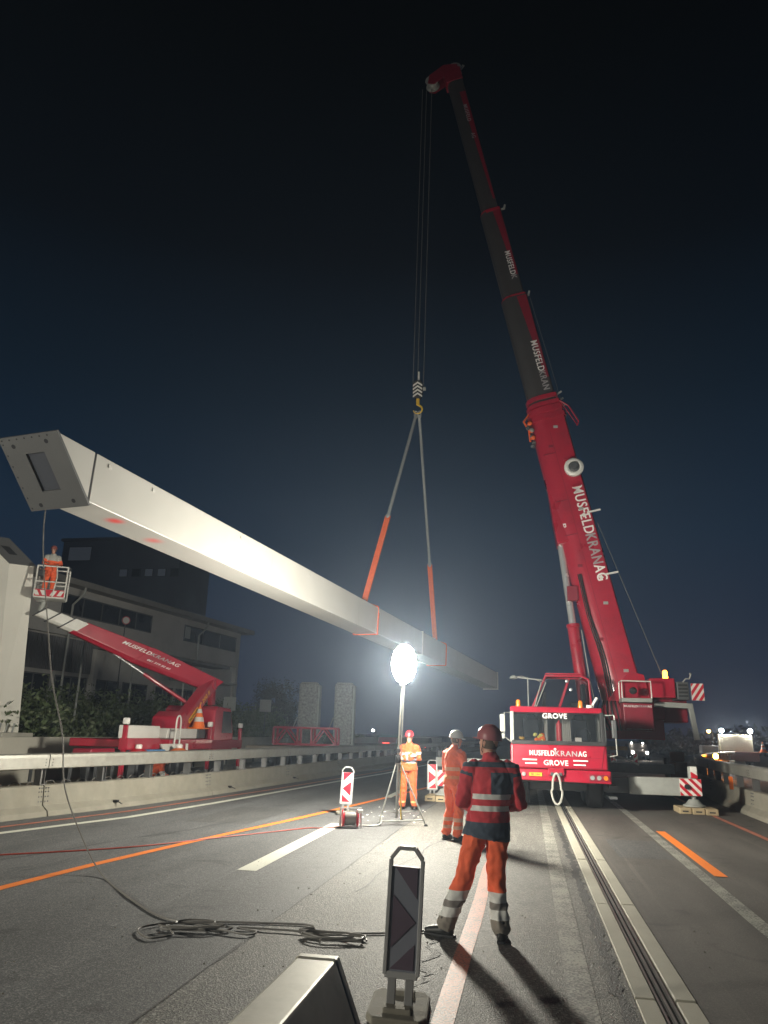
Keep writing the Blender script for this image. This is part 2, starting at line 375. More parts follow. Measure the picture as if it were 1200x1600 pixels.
stuff(mb.build('gravel', CONC), 'loose grit and pebbles scattered over the road')
# expansion joint: two rows of pale concrete blocks with a steel rail groove between
struct(MB().b2((.68, -8, -.05), (1.10, 60, -.022)).build('joint_bed', HOLE))
jf = thing('expansion_joint', 'long steel expansion joint between pale concrete strips in the road', 'expansion joint', (.89, 9, 0))
o0 = Vector((.89, 9, 0))
def jx(y): return 0
for side, (xa, xb) in enumerate(((.685, .822), (.955, 1.095))):
    me = None
    for k in range(-5, 14):
        y0 = 6.10+k*3.12+side*.02
        b = MB().b2((xa, .012, -.04), (xb, 3.10, .012)); ob = b.build('concrete_strip', STRIP, jf, bevel=.006) if me is None else bpy.data.objects.new('concrete_strip', me)
        if me is not None: COL.objects.link(ob); ob.parent = jf; bb = ob.modifiers.new('bevel', 'BEVEL'); bb.width = .006
        me = ob.data; ob.location = Vector((0, y0, random.uniform(-.002, .003)))-o0
for xa in (.838, .884, .93):
    MB(o0).b2((xa-.007, -8, -.03), (xa+.007, 60, .008)).build('steel_rail', RAILM, jf)

# white grit chips on the road near the lamp, plus leaf litter at the wall
mb = MB()
for i in range(26):
    x, y = random.uniform(-3.6, -2.3), random.uniform(16, 19.5)
    a = random.uniform(0, 6); d = Vector((math.cos(a), math.sin(a), 0)); e = Vector((-d.y, d.x, 0)); r = random.uniform(.012, .035); o = Vector((x, y, .002))
    mb.add([o-d*r-e*r*.6, o+d*r-e*r*.7, o+d*r*.6+e*r, o-d*r*.5+e*r*.8]+[o+Vector((0, 0, r*.5))], [(0, 1, 4), (1, 2, 4), (2, 3, 4), (3, 0, 4)])
stuff(mb.build('paper_debris', STRW), 'white scraps scattered on the asphalt by the lamp tripod')
mb = MB()
for i in range(1300):
    x, y = random.uniform(-14.6, -13.9), random.uniform(12, 26); a = random.uniform(0, 6); r = random.uniform(.02, .05)
    d = Vector((math.cos(a), math.sin(a), random.uniform(-.3, .3))); e = d.cross(Vector((0, 0, 1))).normalized(); o = Vector((x, y, .03+random.random()*.05))
    mb.add([o-d*r, o+e*r*.6, o+d*r, o-e*r*.6], [(0, 1, 2, 3)], random.choice((0, 1)))
stuff(mb.build('leaf_litter', [pm('dry_leaf', (.30, .17, .05), .8), pm('dark_leaf', (.08, .07, .03), .8)]), 'brown fallen leaves along the foot of the retaining wall')

# ------------------------------------------------------------------ crash barriers
def barrier(pts, side, label, hooks=(), hoops=False, y_posts=1.75):
    """pts: base line of the road-facing foot; side = -1: body lies towards -X"""
    base = Vector((pts[1][0], pts[1][1], 0))
    root = thing('crash_barrier', label, 'crash barrier', base)
    cum = [0]
    P = [Vector((p[0], p[1], 0)) for p in pts]
    for i in range(1, len(P)): cum.append(cum[-1]+(P[i]-P[i-1]).length)
    def at(s):
        for i in range(1, len(P)):
            if s <= cum[i] or i == len(P)-1:
                t = (s-cum[i-1])/(cum[i]-cum[i-1]); p = P[i-1].lerp(P[i], t); d = (P[i]-P[i-1]).normalized(); return p, d
    s = 0; segL = 6.2; n = 0
    low = [(0, 0), (.035, .10), (.17, .20), (.20, .56), (.235, .575), (.40, .575), (.43, .56), (.46, .2), (.60, .1), (.63, 0)]
    rail = [(.155, .90), (.15, 1.10), (.165, 1.15), (.20, 1.165), (.46, 1.165), (.48, 1.14), (.48, 1.05), (.46, 1.05), (.455, 1.135), (.19, 1.135), (.185, 1.10), (.19, .92), (.235, .90), (.235, .885), (.17, .885)]
    while s < cum[-1]-segL and n < 22:
        (a, da), (b, db) = at(s+.012), at(s+segL-.012)
        na, nb = Vector((da.y*-1*-side, da.x*side, 0)), Vector((db.y*-1*-side, db.x*side, 0))
        K = max(1, int(segL/1.5)); fr = []
        for q in range(K+1):
            p, d = at(s+.012+(segL-.024)*q/K); nn = Vector((-d.y, d.x, 0))*(1 if side < 0 else -1); fr.append((p, nn, (0, 0, 1)))
        mb = MB(base); mb.sweep(low, fr); mb.build('concrete_panel', CONC, root, bevel=.012)
        mb = MB(base); mb.sweep(rail, fr); mb.build('steel_rail', STL, root)
        # bolts at the joint
        p, d = at(s+segL); nn = Vector((-d.y, d.x, 0))*(1 if side < 0 else -1)
        mb = MB(base)
        for dz in (.27, .36, .45, .52):
            for ds in (-.12, -.05, .05, .12): q = p+d*ds+nn*(.185-(.56-dz)*.05)+Vector((0, 0, dz)); mb.cyl(q-nn*.004, q+nn*.02, .014, 6)
        for dz in (.95, 1.0, 1.06):
            for ds in (-.09, .09): q = p+d*ds+nn*.15+Vector((0, 0, dz)); mb.cyl(q-nn*.006, q+nn*.01, .013, 6)
        mb.build('bolt_row', DGRY, root)
        s += segL; n += 1
    s = .9; me = None; cnt = 0
    while s < cum[-1]-.5 and cnt < 46:
        p, d = at(s); nn = Vector((-d.y, d.x, 0))*(1 if side < 0 else -1)
        mb = MB(base); c = p+nn*.30
        for off, wd, th in ((0, .012, .12),):
            mb.bar(c+Vector((0, 0, .575)), c+Vector((0, 0, 1.13)), .13, .012, up=nn)
        mb.bar(c-d*.06-nn*.055+Vector((0, 0, .575)), c-d*.06-nn*.055+Vector((0, 0, 1.13)), .012, .0, up=d) if False else None
        mb.b2(c+Vector((-.07, -.075, .575)), c+Vector((.07, -.063, 1.13))); mb.b2(c+Vector((-.07, .063, .575)), c+Vector((.07, .075, 1.13)))
        mb.b2(c+Vector((-.10, -.11, .576)), c+Vector((.10, .11, .592)))
        mb.build('post', POSTM, root); s += y_posts; cnt += 1
    for hs in hooks:
        p, d = at(hs); nn = Vector((-d.y, d.x, 0))*(1 if side < 0 else -1)
        mb = MB(base); q = p+nn*.06+Vector((0, 0, .15)); mb.box(q, (.09, .10, .05)); mb.bar(q-nn*.05, q-nn*.17-Vector((0, 0, .05)), .03, .012)
        mb.build('bracket', BLK, root)
    if hoops:
        mb = MB(base); s = 0
        while s < 17:
            p, d = at(s); nn = Vector((-d.y, d.x, 0))*(1 if side < 0 else -1); c = p+nn*.75
            mb.b2((0, 0, 0), (.001, .001, .001)) if False else None
            mb.tube([c+d*(.2*math.cos(a))+Vector((0, 0, .42+.19*math.sin(a))) for a in [math.pi*k/10 for k in range(11)]], .007, 5)
            s += .46
        mb.build('wire_hoops', CORD, root)
    return root
barrier(barL, -1, 'long left crash barrier with steel rail on posts above a concrete foot', hooks=(8.2, 13.6, 19, 25), hoops=True)
barrier([(5.0, 15), (5.25, 19), (5.48, 24.9), (6.06, 30.9), (7.4, 38), (9.6, 46), (13, 56), (17, 66)], 1, 'curving right crash barrier running past the crane outrigger')

# foreground barrier end (steel clad wedge)
t = thing('barrier_end', 'pale metal clad barrier with sloping sides ending beside the nearest marker post', 'barrier', (-1.1, 2.6, 0))
mb = MB((-1.1, 2.6, 0)); prof = [(-.36, 0), (-.33, .07), (-.105, .60), (.105, .60), (.33, .07), (.36, 0)]
mb.sweep(prof, [((-1.1, -1.5, 0), (1, 0, 0), (0, 0, 1)), ((-1.1, 4.18, 0), (1, 0, 0), (0, 0, 1))])
mb.build('barrier_body', pm('galvanised_cladding', (.46, .44, .38), .5, .35, var=.15, scale=6, dirt=.6, dcol=(.2, .18, .14), dscale=4, bump=.1, bscale=20), t, bevel=.012)
mb = MB((-1.1, 2.6, 0)); mb.sweep([(p[0]*1.02, p[1]*1.01+.0) for p in prof], [((-1.1, 4.18, 0), (1, 0, 0), (0, 0, 1)), ((-1.1, 4.25, 0), (1, 0, 0), (0, 0, 1))])
mb.build('end_plate', MATS['galvanised_cladding'], t, bevel=.01)

# ------------------------------------------------------------------ embankment, retaining wall, shrubs
struct(MB().add([(-16, -12, 1.2), (-15.55, -12, 1.2), (-15.55, 200, 1.15), (-16, 200, 1.15), (-60, 200, 1.2), (-60, -12, 1.2)], [(0, 1, 2, 3, 4, 5)]).build('embankment', SOIL))
rw = thing('retaining_wall', 'pale concrete retaining wall below the shrubs behind the far carriageway', 'wall', (-15.4, 20, 0))
me = None
for k in range(26):
    mb = MB((-15.4, 20, 0)); y0 = -2+k*5.5; mb.b2((-15.7, y0+.012, -.04), (-15.3, y0+5.488, 1.36-.0012*k+.012*math.sin(k)))
    mb.build('wall_panel', WALLC, rw, bevel=.015)
mb = MB((-15.4, 20, 0)); mb.b2((-15.24, 4, .40), (-15.15, 120, .56)); mb.build('yellow_rail', YEL, rw, bevel=.02)
mb = MB((-15.4, 20, 0))
for k in range(29): mb.b2((-15.3, 6+k*4, .02), (-15.24, 6.1+k*4, .55))
mb.build('rail_bracket', DGRY, rw)
LEAF = pm('shrub_leaf', (.10, .14, .06), .7, var=.5, scale=1.2)
LEAF2 = pm('shrub_leaf_pale', (.17, .20, .11), .7, var=.4, scale=1.5)
LEAF3 = pm('tree_leaf_dark', (.018, .025, .018), .7, var=.5, scale=1)
def leafmass(name, blobs, n, size, mats, parent=None, off=(0, 0, 0)):
    mb = MB(off); tot = sum(b[3]*b[4] for b in blobs)
    for b in blobs:
        cx, cy, cz, rx, ry, rz = b
        for i in range(int(n*b[3]*b[4]/tot)):
            while True:
                p = Vector((random.gauss(0, .55), random.gauss(0, .55), random.gauss(0, .5)))
                if p.length < 1.15: break
            k = noise.noise(Vector((cx+p.x*rx, cy+p.y*ry, cz+p.z*rz))*1.3)
            if k < -.12: continue
            o = Vector((cx+p.x*rx, cy+p.y*ry, cz+p.z*rz)); s = size*random.uniform(.6, 1.5)
            d = Vector((random.gauss(0, 1), random.gauss(0, 1), random.gauss(0, .8)+.4)).normalized(); e = d.orthogonal().normalized()
            e = Matrix.Rotation(random.uniform(0, 6), 3, d) @ e
            mb.add([o-d*s, o+e*s*.42, o+d*s, o-e*s*.42], [(0, 1, 2, 3)], 0 if random.random() < .75 else 1)
    return mb.build(name, mats, parent)
bl = []
for k in range(26):
    y = 22.5+k*1.15; bl.append((-18+random.uniform(-.8, .8), y, 1.5+.5*math.sin(k*.9)+min(1, k*.1)*.3, 1.6, 1.3, random.uniform(.8, 1.25)))
for k in range(14): bl.append((-20+random.uniform(-1, 1), 26+k*2.4, 2.3, 1.8, 1.7, 1.3))
stuff(leafmass('shrubbery', bl, 42000, .095, [LEAF, LEAF2]), 'dense green shrubs on the bank above the retaining wall')
bl = [(-16.4+random.uniform(-.3, .3), 26+k*1.5, 1.35, .6, 1.1, .35) for k in range(34)]
stuff(leafmass('undergrowth', bl, 9000, .06, [LEAF2, LEAF]), 'low grass and weeds trailing over the top of the wall')
def tree(x, y, h, r, label):
    t = thing('tree', label, 'tree', (x, y, 1.1), 0, 'dark trees behind the far carriageway')
    mb = MB((x, y, 1.1)); mb.tube([(x, y, 1.1), (x+.1, y, 1.1+h*.35), (x-.1, y+.1, 1.1+h*.75)], .16, 8, r2=.05)
    for k in range(6):
        a = k*1.05; z = 1.1+h*(.35+.06*k); mb.tube([(x, y, z), (x+math.cos(a)*r*.6, y+math.sin(a)*r*.6, z+r*.45)], .06, 6, r2=.015)
    mb.build('trunk', pm('bark', (.05, .04, .03), .9) if 'bark' not in MATS else MATS['bark'], t)
    bl = [(x+random.uniform(-.5, .5)*r, y+random.uniform(-.5, .5)*r, 1.1+h*random.uniform(.4, .95), r*.6, r*.6, r*.5) for _ in range(9)]
    leafmass('crown', bl, 7000, .10, [LEAF3, LEAF3], t, (x, y, 1.1))
for a in ((-21.5, 64, 4.6, 2.2, 'taller dark tree beyond the end of the office building'), (-19.5, 60, 2.6, 1.4, 'small dark tree directly left of the grey screens')):
    tree(*a)

# ------------------------------------------------------------------ office building left
BA = Vector((-23.4, 34, 0)); bu = Vector((.117, .993, 0)).normalized(); bn = Vector((bu.y, -bu.x, 0))  # bn faces the road
off = (-22.5, 42, 0)
bt = thing('office_building', 'long grey two storey office building with flat roof behind the shrubs', 'building', off)
def F(s, d, z): return BA+bu*s+bn*d+Vector((0, 0, z))
def fbox(mb, s0, s1, d0, d1, z0, z1, mi=0):
    vs = [F(s, d, z) for z in (z0, z1) for d in (d0, d1) for s in (s0, s1)]
    return mb.add(vs, [(0, 2, 3, 1), (4, 5, 7, 6), (0, 1, 5, 4), (2, 6, 7, 3), (0, 4, 6, 2), (1, 3, 7, 5)], mi)
mb = MB(off); fbox(mb, -14, 19.6, -9, -.30, 1.0, 8.7); fbox(mb, -14, 19.6, -.3, 0, 6.2, 7.25); fbox(mb, -14, 19.6, -.3, 0, 8.32, 8.7)
fbox(mb, -14, .2, -.3, 0, 7.25, 8.32); fbox(mb, 8.2, 11.8, -.3, 0, 7.25, 8.32); fbox(mb, 19.0, 19.6, -.3, 0, 7.25, 8.32)
for s in (-8, -2.2, 3.4, 9, 14.5, 19.3): fbox(mb, s, s+.3, -.3, .0, 1, 6.2)
mb.build('wall', BLD, bt)
mb = MB(off); fbox(mb, -14.3, 20.4, -9.3, .75, 8.7, 9.02); mb.build('roof', pm('roof_edge', (.24, .235, .22), .8, dirt=.3), bt, bevel=.03)
mb = MB(off); fbox(mb, 3, 16, 0, 1.3, 5.75, 5.95); mb.build('canopy', BLDD, bt)
def win(s0, s1, z0, z1, n, d=0):
    f = MB(off); w = .06
    fbox(f, s0, s1, -.06+d, .02+d, z0, z0+w); fbox(f, s0, s1, -.06+d, .02+d, z1-w, z1)
    for k in range(n+1): s = s0+(s1-s0-w)*k/n; fbox(f, s, s+w, -.055+d, .015+d, z0+w, z1-w)
    fo = f.build('window', DGRY, bt)
    for k in range(n):
        a = s0+(s1-s0-w)*k/n+w; b = s0+(s1-s0-w)*(k+1)/n; p = MB(off); fbox(p, a+.003, b-.003, -.04+d, -.025+d, z0+w+.003, z1-w-.003); p.build('pane', BGL, fo)
win(.25, 8.15, 7.25, 8.32, 5); win(11.85, 18.95, 7.25, 8.32, 3)
for s0 in (-7.6, -1.8, 3.8, 9.4): win(s0, s0+2.2, 2.4, 4.2, 2, -.26); win(s0+2.6, s0+5., 2.4, 4.2, 2, -.26)
for s0, s1, z0, z1 in ((-7.7, -2.2, 4.4, 6.1), (-1.9, 3.4, 4.4, 6.1)):
    mb = MB(off); s = s0
    while s < s1-.1: fbox(mb, s+.02, s+.15, -.3, -.2, z0, z1); s += .17
    stuff(mb.build('corrugated_cladding', BLDD, bt))
for s, z in ((1.0, 8.7), (13.6, 8.7), (-4, 8.7)):
    mb = MB(off); mb.tube([F(s, .7, z), F(s, .65, z-.35), F(s-.1, .12, z-.9), F(s-.1, .12, 1.2)], .06, 6); mb.build('drainpipe', GRYM, bt)
mb = MB(off); fbox(mb, 11.9, 12.5, .03, .06, 7.45, 8.2); mb.build('notice', GRYM, bt)
mb = MB(off); fbox(mb, 10.2, 15.6, .3, 2.2, 4.6, 4.75); fbox(mb, 10.4, 10.5, 2, 2.1, 1.2, 4.6); fbox(mb, 15.3, 15.4, 2, 2.1, 1.2, 4.6); mb.build('porch', GRYM, bt, bevel=.01)

# lamp posts/poles in front of the building, round sign
for i, (x, y, z, lab) in enumerate(((-18.6, 29.2, 5.4, 'thin grey pole left of the lift truck boom in front of the building'), (-18.6, 33.5, 5.2, 'thin grey pole behind the strut of the lift truck boom'), (-18.6, 39.2, 4.9, 'thin grey pole just right of the lift truck boom elbow'))):
    tag(MB((x, y, 1.1)).cyl((x, y, 1.0), (x, y, z), .045, 8).build('pole', GRYM), lab, 'pole'); bpy.context.scene.objects[-1].location if False else None
    COL.objects[-1].location = (x, y, 1.1)
t = thing('round_road_sign', 'small round white sign with red rim beside the building canopy', 'sign', (-21.0, 36.5, 1.1))
mb = MB(); mb.cyl((0, 0, 0), (0, 0, 6.1), .03, 6); mb.build('post', DGRY, t)
mb = MB(); mb.cyl((.04, -.04, 6.1), (.06, -.06, 6.1), .22, 20); mb.build('disc', STRW, t)
mb = MB(); mb.tube([Vector((.062, -.062, 6.1))+Vector((.707, .707, 0))*.2*math.cos(a)+Vector((0, 0, .2*math.sin(a))) for a in [k*math.pi/10 for k in range(20)]], .022, 5, closed=True); mb.build('rim', STRR, t)
for q, (x, y, z, lab) in enumerate(((-16.3, 46.5, 3.1, 'pale square board standing on the bank right of the lift truck'), (-16.7, 41.5, 3.0, 'pale square board behind the elbow of the lift truck boom'))):
    t = thing('notice_board', lab, 'sign', (x, y, 1.1))
    MB().cyl((0, 0, 0), (0, 0, z-1.1), .03, 6).build('post', DGRY, t); MB().box((0, -.05, z-1.1+.15), (.75, .04, .75)).build('board', GRYM, t, bevel=.01)

# far blocks
TWR = pm('tower_facade', (.20, .22, .27), .9, var=.3, scale=.2)
def tower(x, y, w, h, d, label, wins, mat=None):
    mat = mat or TWR
    t = thing('tower_block', label, 'building', (x, y, 0))
    MB().b2((-w/2, 0, 0), (w/2, d, h)).build('wall', mat, t)
    MB().b2((-w/2-.3, -.3, h), (w/2+.3, d, h+.4)).build('roof', TWR, t)
    for a, b, z0, z1, m in wins:
        mb = MB(); mb.b2((a, -.07, z0), (b, .02, z1)); f = mb.build('window', DGRY, t)
        MB().b2((a+.1, -.10, z0+.1), (b-.1, -.075, z1-.1)).build('pane', m, f)
    return t
tower(-55.0, 92, 18, 26.8, 10, 'dark apartment block rising behind the office building',
      [(-8.0, -4.4, 23.9, 26.0, DIMW)]+[(.2+k*1.9, 1.5+k*1.9, 21.5, 22.7, DIMW if k in (0, 2, 3) else BGL) for k in range(5)])

#@@CRANE
# ------------------------------------------------------------------ mobile crane
CO = Vector((.78, 26, 0))
crane = thing('mobile_crane', 'large red mobile crane with raised telescopic boom facing the camera', 'crane', CO)
def mbc(): return MB(CO)
X0, X1, YF = -.42, 1.98, 20.3
# carrier cab
cab = mbc()
cab.add([(X0, YF-.10, .98), (X1, YF-.10, .98), (X1, YF-.03, 1.58), (X0, YF-.03, 1.58), (X0, YF+2.0, .98), (X1, YF+2.0, .98), (X1, YF+2.0, 1.58), (X0, YF+2.0, 1.58)],
        [(0, 1, 2, 3), (5, 4, 7, 6), (4, 0, 3, 7), (1, 5, 6, 2), (0, 4, 5, 1), (3, 2, 6, 7)])
cab_o = cab.build('carrier_cab', RED, crane, bevel=.05, seg=3)
mb = mbc(); mb.add([(X0+.02, YF-.16, .70), (X1+.06, YF-.16, .66), (X1+.06, YF-.12, .965), (X0+.02, YF-.12, .965), (X0+.02, YF+.5, .70), (X1+.06, YF+.5, .66), (X1+.06, YF+.5, .965), (X0+.02, YF+.5, .965)],
        [(0, 1, 2, 3), (5, 4, 7, 6), (4, 0, 3, 7), (1, 5, 6, 2), (0, 4, 5, 1), (3, 2, 6, 7)]); bump_o = mb.build('bumper', RED, crane, bevel=.03, seg=3)
mb = mbc(); mb.b2((X0+.06, YF+.02, 1.60), (X1-.02, YF+1.98, 1.64)); mb.build('dashboard', BLK, cab_o)
mb = mbc(); mb.b2((X0+.04, YF-.055, 1.555), (X1-.02, YF+.03, 1.655)); mb.build('scuttle_panel', BLK, cab_o, bevel=.01)
mb = mbc(); mb.add([(X0+.0, YF+.16, 2.36), (X1-.03, YF+.16, 2.36), (X1-.03, YF+.26, 2.50), (X0, YF+.26, 2.52), (X0, YF+2.0, 2.36), (X1-.03, YF+2.0, 2.36), (X1-.03, YF+2.0, 2.50), (X0, YF+2.0, 2.52)],
        [(0, 1, 2, 3), (5, 4, 7, 6), (4, 0, 3, 7), (1, 5, 6, 2), (0, 4, 5, 1), (3, 2, 6, 7)]); mb.build('cab_roof', RED, cab_o, bevel=.05, seg=3)
mb = mbc(); mb.bar((X0+.05, YF-.0, 1.6), (X0+.05, YF+.19, 2.38), .10, .08, up=(0, 1, 0)); mb.build('windshield_pillar', GRYM, cab_o, bevel=.02)
mb = mbc(); mb.bar((X1-.07, YF-.0, 1.6), (X1-.07, YF+.19, 2.38), .10, .08, up=(0, 1, 0)); mb.build('windshield_pillar', BLK, cab_o, bevel=.02)
mb = mbc(); mb.b2((X0, YF+.95, 1.58), (X0+.05, YF+2, 2.37)); mb.b2((X1-.09, YF+1.1, 1.58), (X1-.04, YF+2, 2.37)); mb.b2((X0, YF+1.9, 1.58), (X1-.04, YF+1.96, 2.37)); mb.build('cab_rear_wall', GRYM, cab_o)
mb = mbc(); mb.bar((X0+.10, YF+.02, 1.62), (X0+.10, YF+.20, 2.36), .001, .001) if False else None
mb.add([(X0+.10, YF+.005, 1.64), (X1-.12, YF+.005, 1.64), (X1-.12, YF+.178, 2.36), (X0+.10, YF+.178, 2.36), (X0+.10, YF+.012, 1.64), (X1-.12, YF+.012, 1.64), (X1-.12, YF+.185, 2.36), (X0+.10, YF+.185, 2.36)],
       [(0, 1, 2, 3), (5, 4, 7, 6), (4, 0, 3, 7), (1, 5, 6, 2), (0, 4, 5, 1), (3, 2, 6, 7)]); ws = mb.build('windshield', GLA, cab_o)
mb = mbc(); mb.text('GROVE', (.42, YF+.125, 2.215), (1, 0, 0), (0, .235, .97), .62, .135, bold=.02); mb.build('lettering', LET, ws)
# cab inside: curtains, seats, red box, hi-vis vests
mb = mbc()
for k in range(7): mb.cyl((.25+k*.05, YF+1.5, 1.64), (.25+k*.05, YF+1.5, 2.34), .032, 6)
for k in range(8): mb.cyl((1.0+k*.05, YF+1.55, 1.64), (1.0+k*.045, YF+1.55, 2.34), .032, 6)
mb.build('curtain', CURT, cab_o, smooth=True)
for sx_ in (.12, 1.4):
    mb = mbc(); mb.b2((sx_-.22, YF+.75, 1.64), (sx_+.22, YF+1.2, 1.72)); mb.add([], []); mb.box((sx_, YF+1.2, 1.95), (.44, .12, .55)); mb.box((sx_, YF+1.2, 2.27), (.24, .1, .14)); mb.build('seat', FAB, cab_o, bevel=.05, seg=3)
mb = mbc(); mb.tube([Vector((1.45, YF+.52, 1.80))+Vector((.2*math.cos(a), .08*math.sin(a), .19*math.sin(a))) for a in [k*math.pi/10 for k in range(20)]], .016, 6, closed=True); mb.build('steering_wheel', BLK, cab_o)
mb = mbc(); mb.cyl((.84, YF+.4, 1.66), (.84, YF+.4, 2.1), .075, 12); mb.cyl((.84, YF+.4, 2.1), (.84, YF+.4, 2.18), .05, 10, r2=.02); mb.build('fire_extinguisher', STRR, None).location = CO
tag(COL.objects[-1], 'red fire extinguisher standing behind the crane windshield', 'fire extinguisher')
vo = MB((.32, YF+.3, 1.65))
for k in range(14): vo.lathe((.2+random.random()*.27, YF+.22+random.random()*.14, 1.66+random.random()*.14), [(.01, -.04), (.05, -.02), (.06, .01), (.03, .045)], 8, mi=0 if k % 4 else 1, axis=(random.gauss(0, .4), random.gauss(0, .4), 1))
o = vo.build('safety_vest', [pm('hivis_cloth', (.9, .16, .02), .8, var=.15, scale=15), pm('hivis_yellow', (.75, .75, .2), .8)], smooth=True); o.location = (.32, YF+.3, 1.65)
tag(o, 'crumpled orange safety vest lying on the crane dashboard', 'safety vest')
vo = MB((-.12, YF+.3, 1.65))
for k in range(5): vo.lathe((-.17+random.random()*.1, YF+.25+random.random()*.1, 1.66+random.random()*.05), [(.01, -.03), (.045, -.01), (.05, .01), (.02, .035)], 8, axis=(random.gauss(0, .4), random.gauss(0, .4), 1))
o = vo.build('glove', [pm('glove_yellow', (.8, .5, .12), .8)], smooth=True); o.location = (-.12, YF+.3, 1.65)
tag(o, 'pale yellow work glove at the left end of the crane dashboard', 'glove')
o = MB((1.30, YF+.1, 1.68)).box((1.30, YF+.1, 1.70), (.16, .01, .1)).build('paper_card', STRW); o.location = (1.30, YF+.1, 1.68); tag(o, 'small white card behind the right of the crane windshield', 'card')
# front text and grille
mb = mbc(); yy = YF-.052; fu = (0, .117, .993); MW1, AG1 = .50, .13
mb.text('MUSFELD', (.06, YF-.072, 1.295), (1, 0, 0), fu, .62, .13, bold=.016, sp=1.14); mb.text('AG', (1.27, YF-.072, 1.295), (1, 0, 0), fu, .20, .13, bold=.016, sp=1.14)
mb.text('GROVE', (.41, YF-.095, 1.065), (1, 0, 0), fu, .60, .13, bold=.02); mb.cyl((.70, YF-.068, 1.455), (.70, YF-.05, 1.455), .03, 12)
mb.build('lettering', LET, cab_o)
mb = mbc(); mb.text('KRAN', (.70, YF-.072, 1.295), (1, 0, 0), fu, .54, .13, bold=.02, sp=1.14); mb.build('lettering', LETG, cab_o)
for xx, zz in ((-.12, 1.19), (-.06, 1.10), (1.14, 1.19), (1.14, 1.09)):
    mb = mbc(); w = .36 if zz > 1.15 else .30; mb.b2((xx, YF-.115, zz-.016), (xx+w, YF-.07, zz+.016)); mb.build('grille_slat', LET, cab_o, bevel=.004)
for z_ in (1.265, 1.02):
    mb = mbc(); mb.b2((X0+.09, YF-.10 if z_ < 1.1 else YF-.078, z_-.006), (X1-.1, YF-.05, z_+.006)); mb.build('panel_gap', REDD, cab_o)
for s0, s1 in ((X0+.05, X0+.10), (X1-.16, X1-.11)):
    mb = mbc(); mb.bar((s0, YF-.10, 1.0), (s1-.03 if s0 < 0 else s0+.10, YF-.05, 1.55), .012, .012); mb.build('panel_seam', REDD, cab_o)
mb = mbc(); mb.b2((.03, YF-.175, .80), (.35, YF-.165, .885)); pl = mb.build('number_plate', TXY, bump_o)
mb = mbc(); mb.text('BL 164', (.09, YF-.1765, .818), (1, 0, 0), (0, 0, 1), .2, .05, th=.003); mb.build('lettering', BLK, pl)
mb = mbc(); mb.b2((.50, YF-.22, .83), (.90, YF-.10, 1.0)); mb.build('tow_bracket', RED, bump_o, bevel=.02)
mb = mbc(); mb.b2((.56, YF-.26, .82), (.64, YF-.2, .9)); mb.b2((.76, YF-.26, .82), (.84, YF-.2, .9)); mb.build('tow_pin', DGRY, bump_o, bevel=.01)
o = MB((.70, YF-.28, .4)); o.tube([Vector((.70+.135*math.cos(a)*(1 if math.sin(a) < 0 else .75), YF-.28+.02*math.cos(a*2), .52+.36*math.sin(a))) for a in [k*math.pi/18 for k in range(36)]], .028, 8, closed=True)
o = o.build('rope_loop', pm('grey_rope', (.42, .42, .38), .8, var=.3, scale=40, bump=.6, bscale=120), smooth=True); o.location = (.70, YF-.28, .4); tag(o, 'thick grey rope loop hanging from the front of the crane', 'rope')
for k in range(3):
    mb = mbc(); mb.lathe((1.58+k*.16, YF-.13, .80), [(.055, 0), (.055, .05), (.03, .052)], 14, axis=(0, -1, 0)); mb.build('headlight', [CHR, CHR, AMBO][k], bump_o, smooth=True)
mb = mbc(); mb.b2((1.50, YF-.168, .72), (2.0, YF-.15, .88)); mb.build('headlight_surround', REDD, bump_o, bevel=.01)
for k in range(2):
    mb = mbc(); mb.lathe((-.25+k*.15, YF-.13, .84), [(.05, 0), (.05, .05), (.03, .052)], 14, axis=(0, -1, 0)); mb.build('headlight', CHR, bump_o, smooth=True)
mb = mbc()
for xx in (.35, 1.25):
    mb.tube([(xx-.25, YF-.07, 1.60), (xx, YF-.06, 1.62), (xx+.3, YF-.05, 1.60)], .012, 6)
mb.build('wiper', BLK, cab_o)
# mirrors and right side of the cab (dark door)
mb = mbc(); mb.tube([(X0, YF+.2, 2.34), (X0-.14, YF+.02, 2.34), (X0-.16, YF, 1.75), (X0, YF+.1, 1.62)], .016, 6); mb.build('mirror_bracket', GRYM, cab_o)
mb = mbc(); mb.b2((X0-.26, YF-.04, 1.85), (X0-.12, YF+.03, 2.30)); mb.build('mirror', GRYM, cab_o, bevel=.03, seg=3)
mb = mbc(); mb.b2((X0-.26, YF-.04, 1.68), (X0-.13, YF+.03, 1.82)); mb.build('mirror', GRYM, cab_o, bevel=.03, seg=3)
mb = mbc(); mb.tube([(X1, YF+.25, 2.32), (X1+.22, YF-.05, 2.32), (X1+.24, YF-.06, 1.35), (X1+.05, YF+.1, 1.3)], .02, 6); mb.build('mirror_bracket', GRYM, cab_o, smooth=True)
mb = mbc(); mb.b2((X1+.14, YF-.1, 1.75), (X1+.27, YF-.02, 2.20)); mb.build('mirror', DGRY, cab_o, bevel=.03, seg=3)
mb = mbc(); mb.b2((X1+.0, YF+.35, .75), (X1+.05, YF+1.95, 2.35)); mb.build('door', DGRY, cab_o, bevel=.02)
mb = mbc(); mb.b2((X1+.02, YF+.1, .55), (X1+.2, YF+1.6, .62)); mb.b2((X1+.02, YF+.1, .30), (X1+.2, YF+1.4, .36)); mb.build('step', DGRY, cab_o)
for xx in (-.20, 1.42):
    mb = mbc(); mb.lathe((xx, YF+.5, 2.50), [(.07, 0), (.07, .04), (.06, .05), (.06, .15), (.04, .19)], 14); mb.build('beacon', AMBO, cab_o, smooth=True)
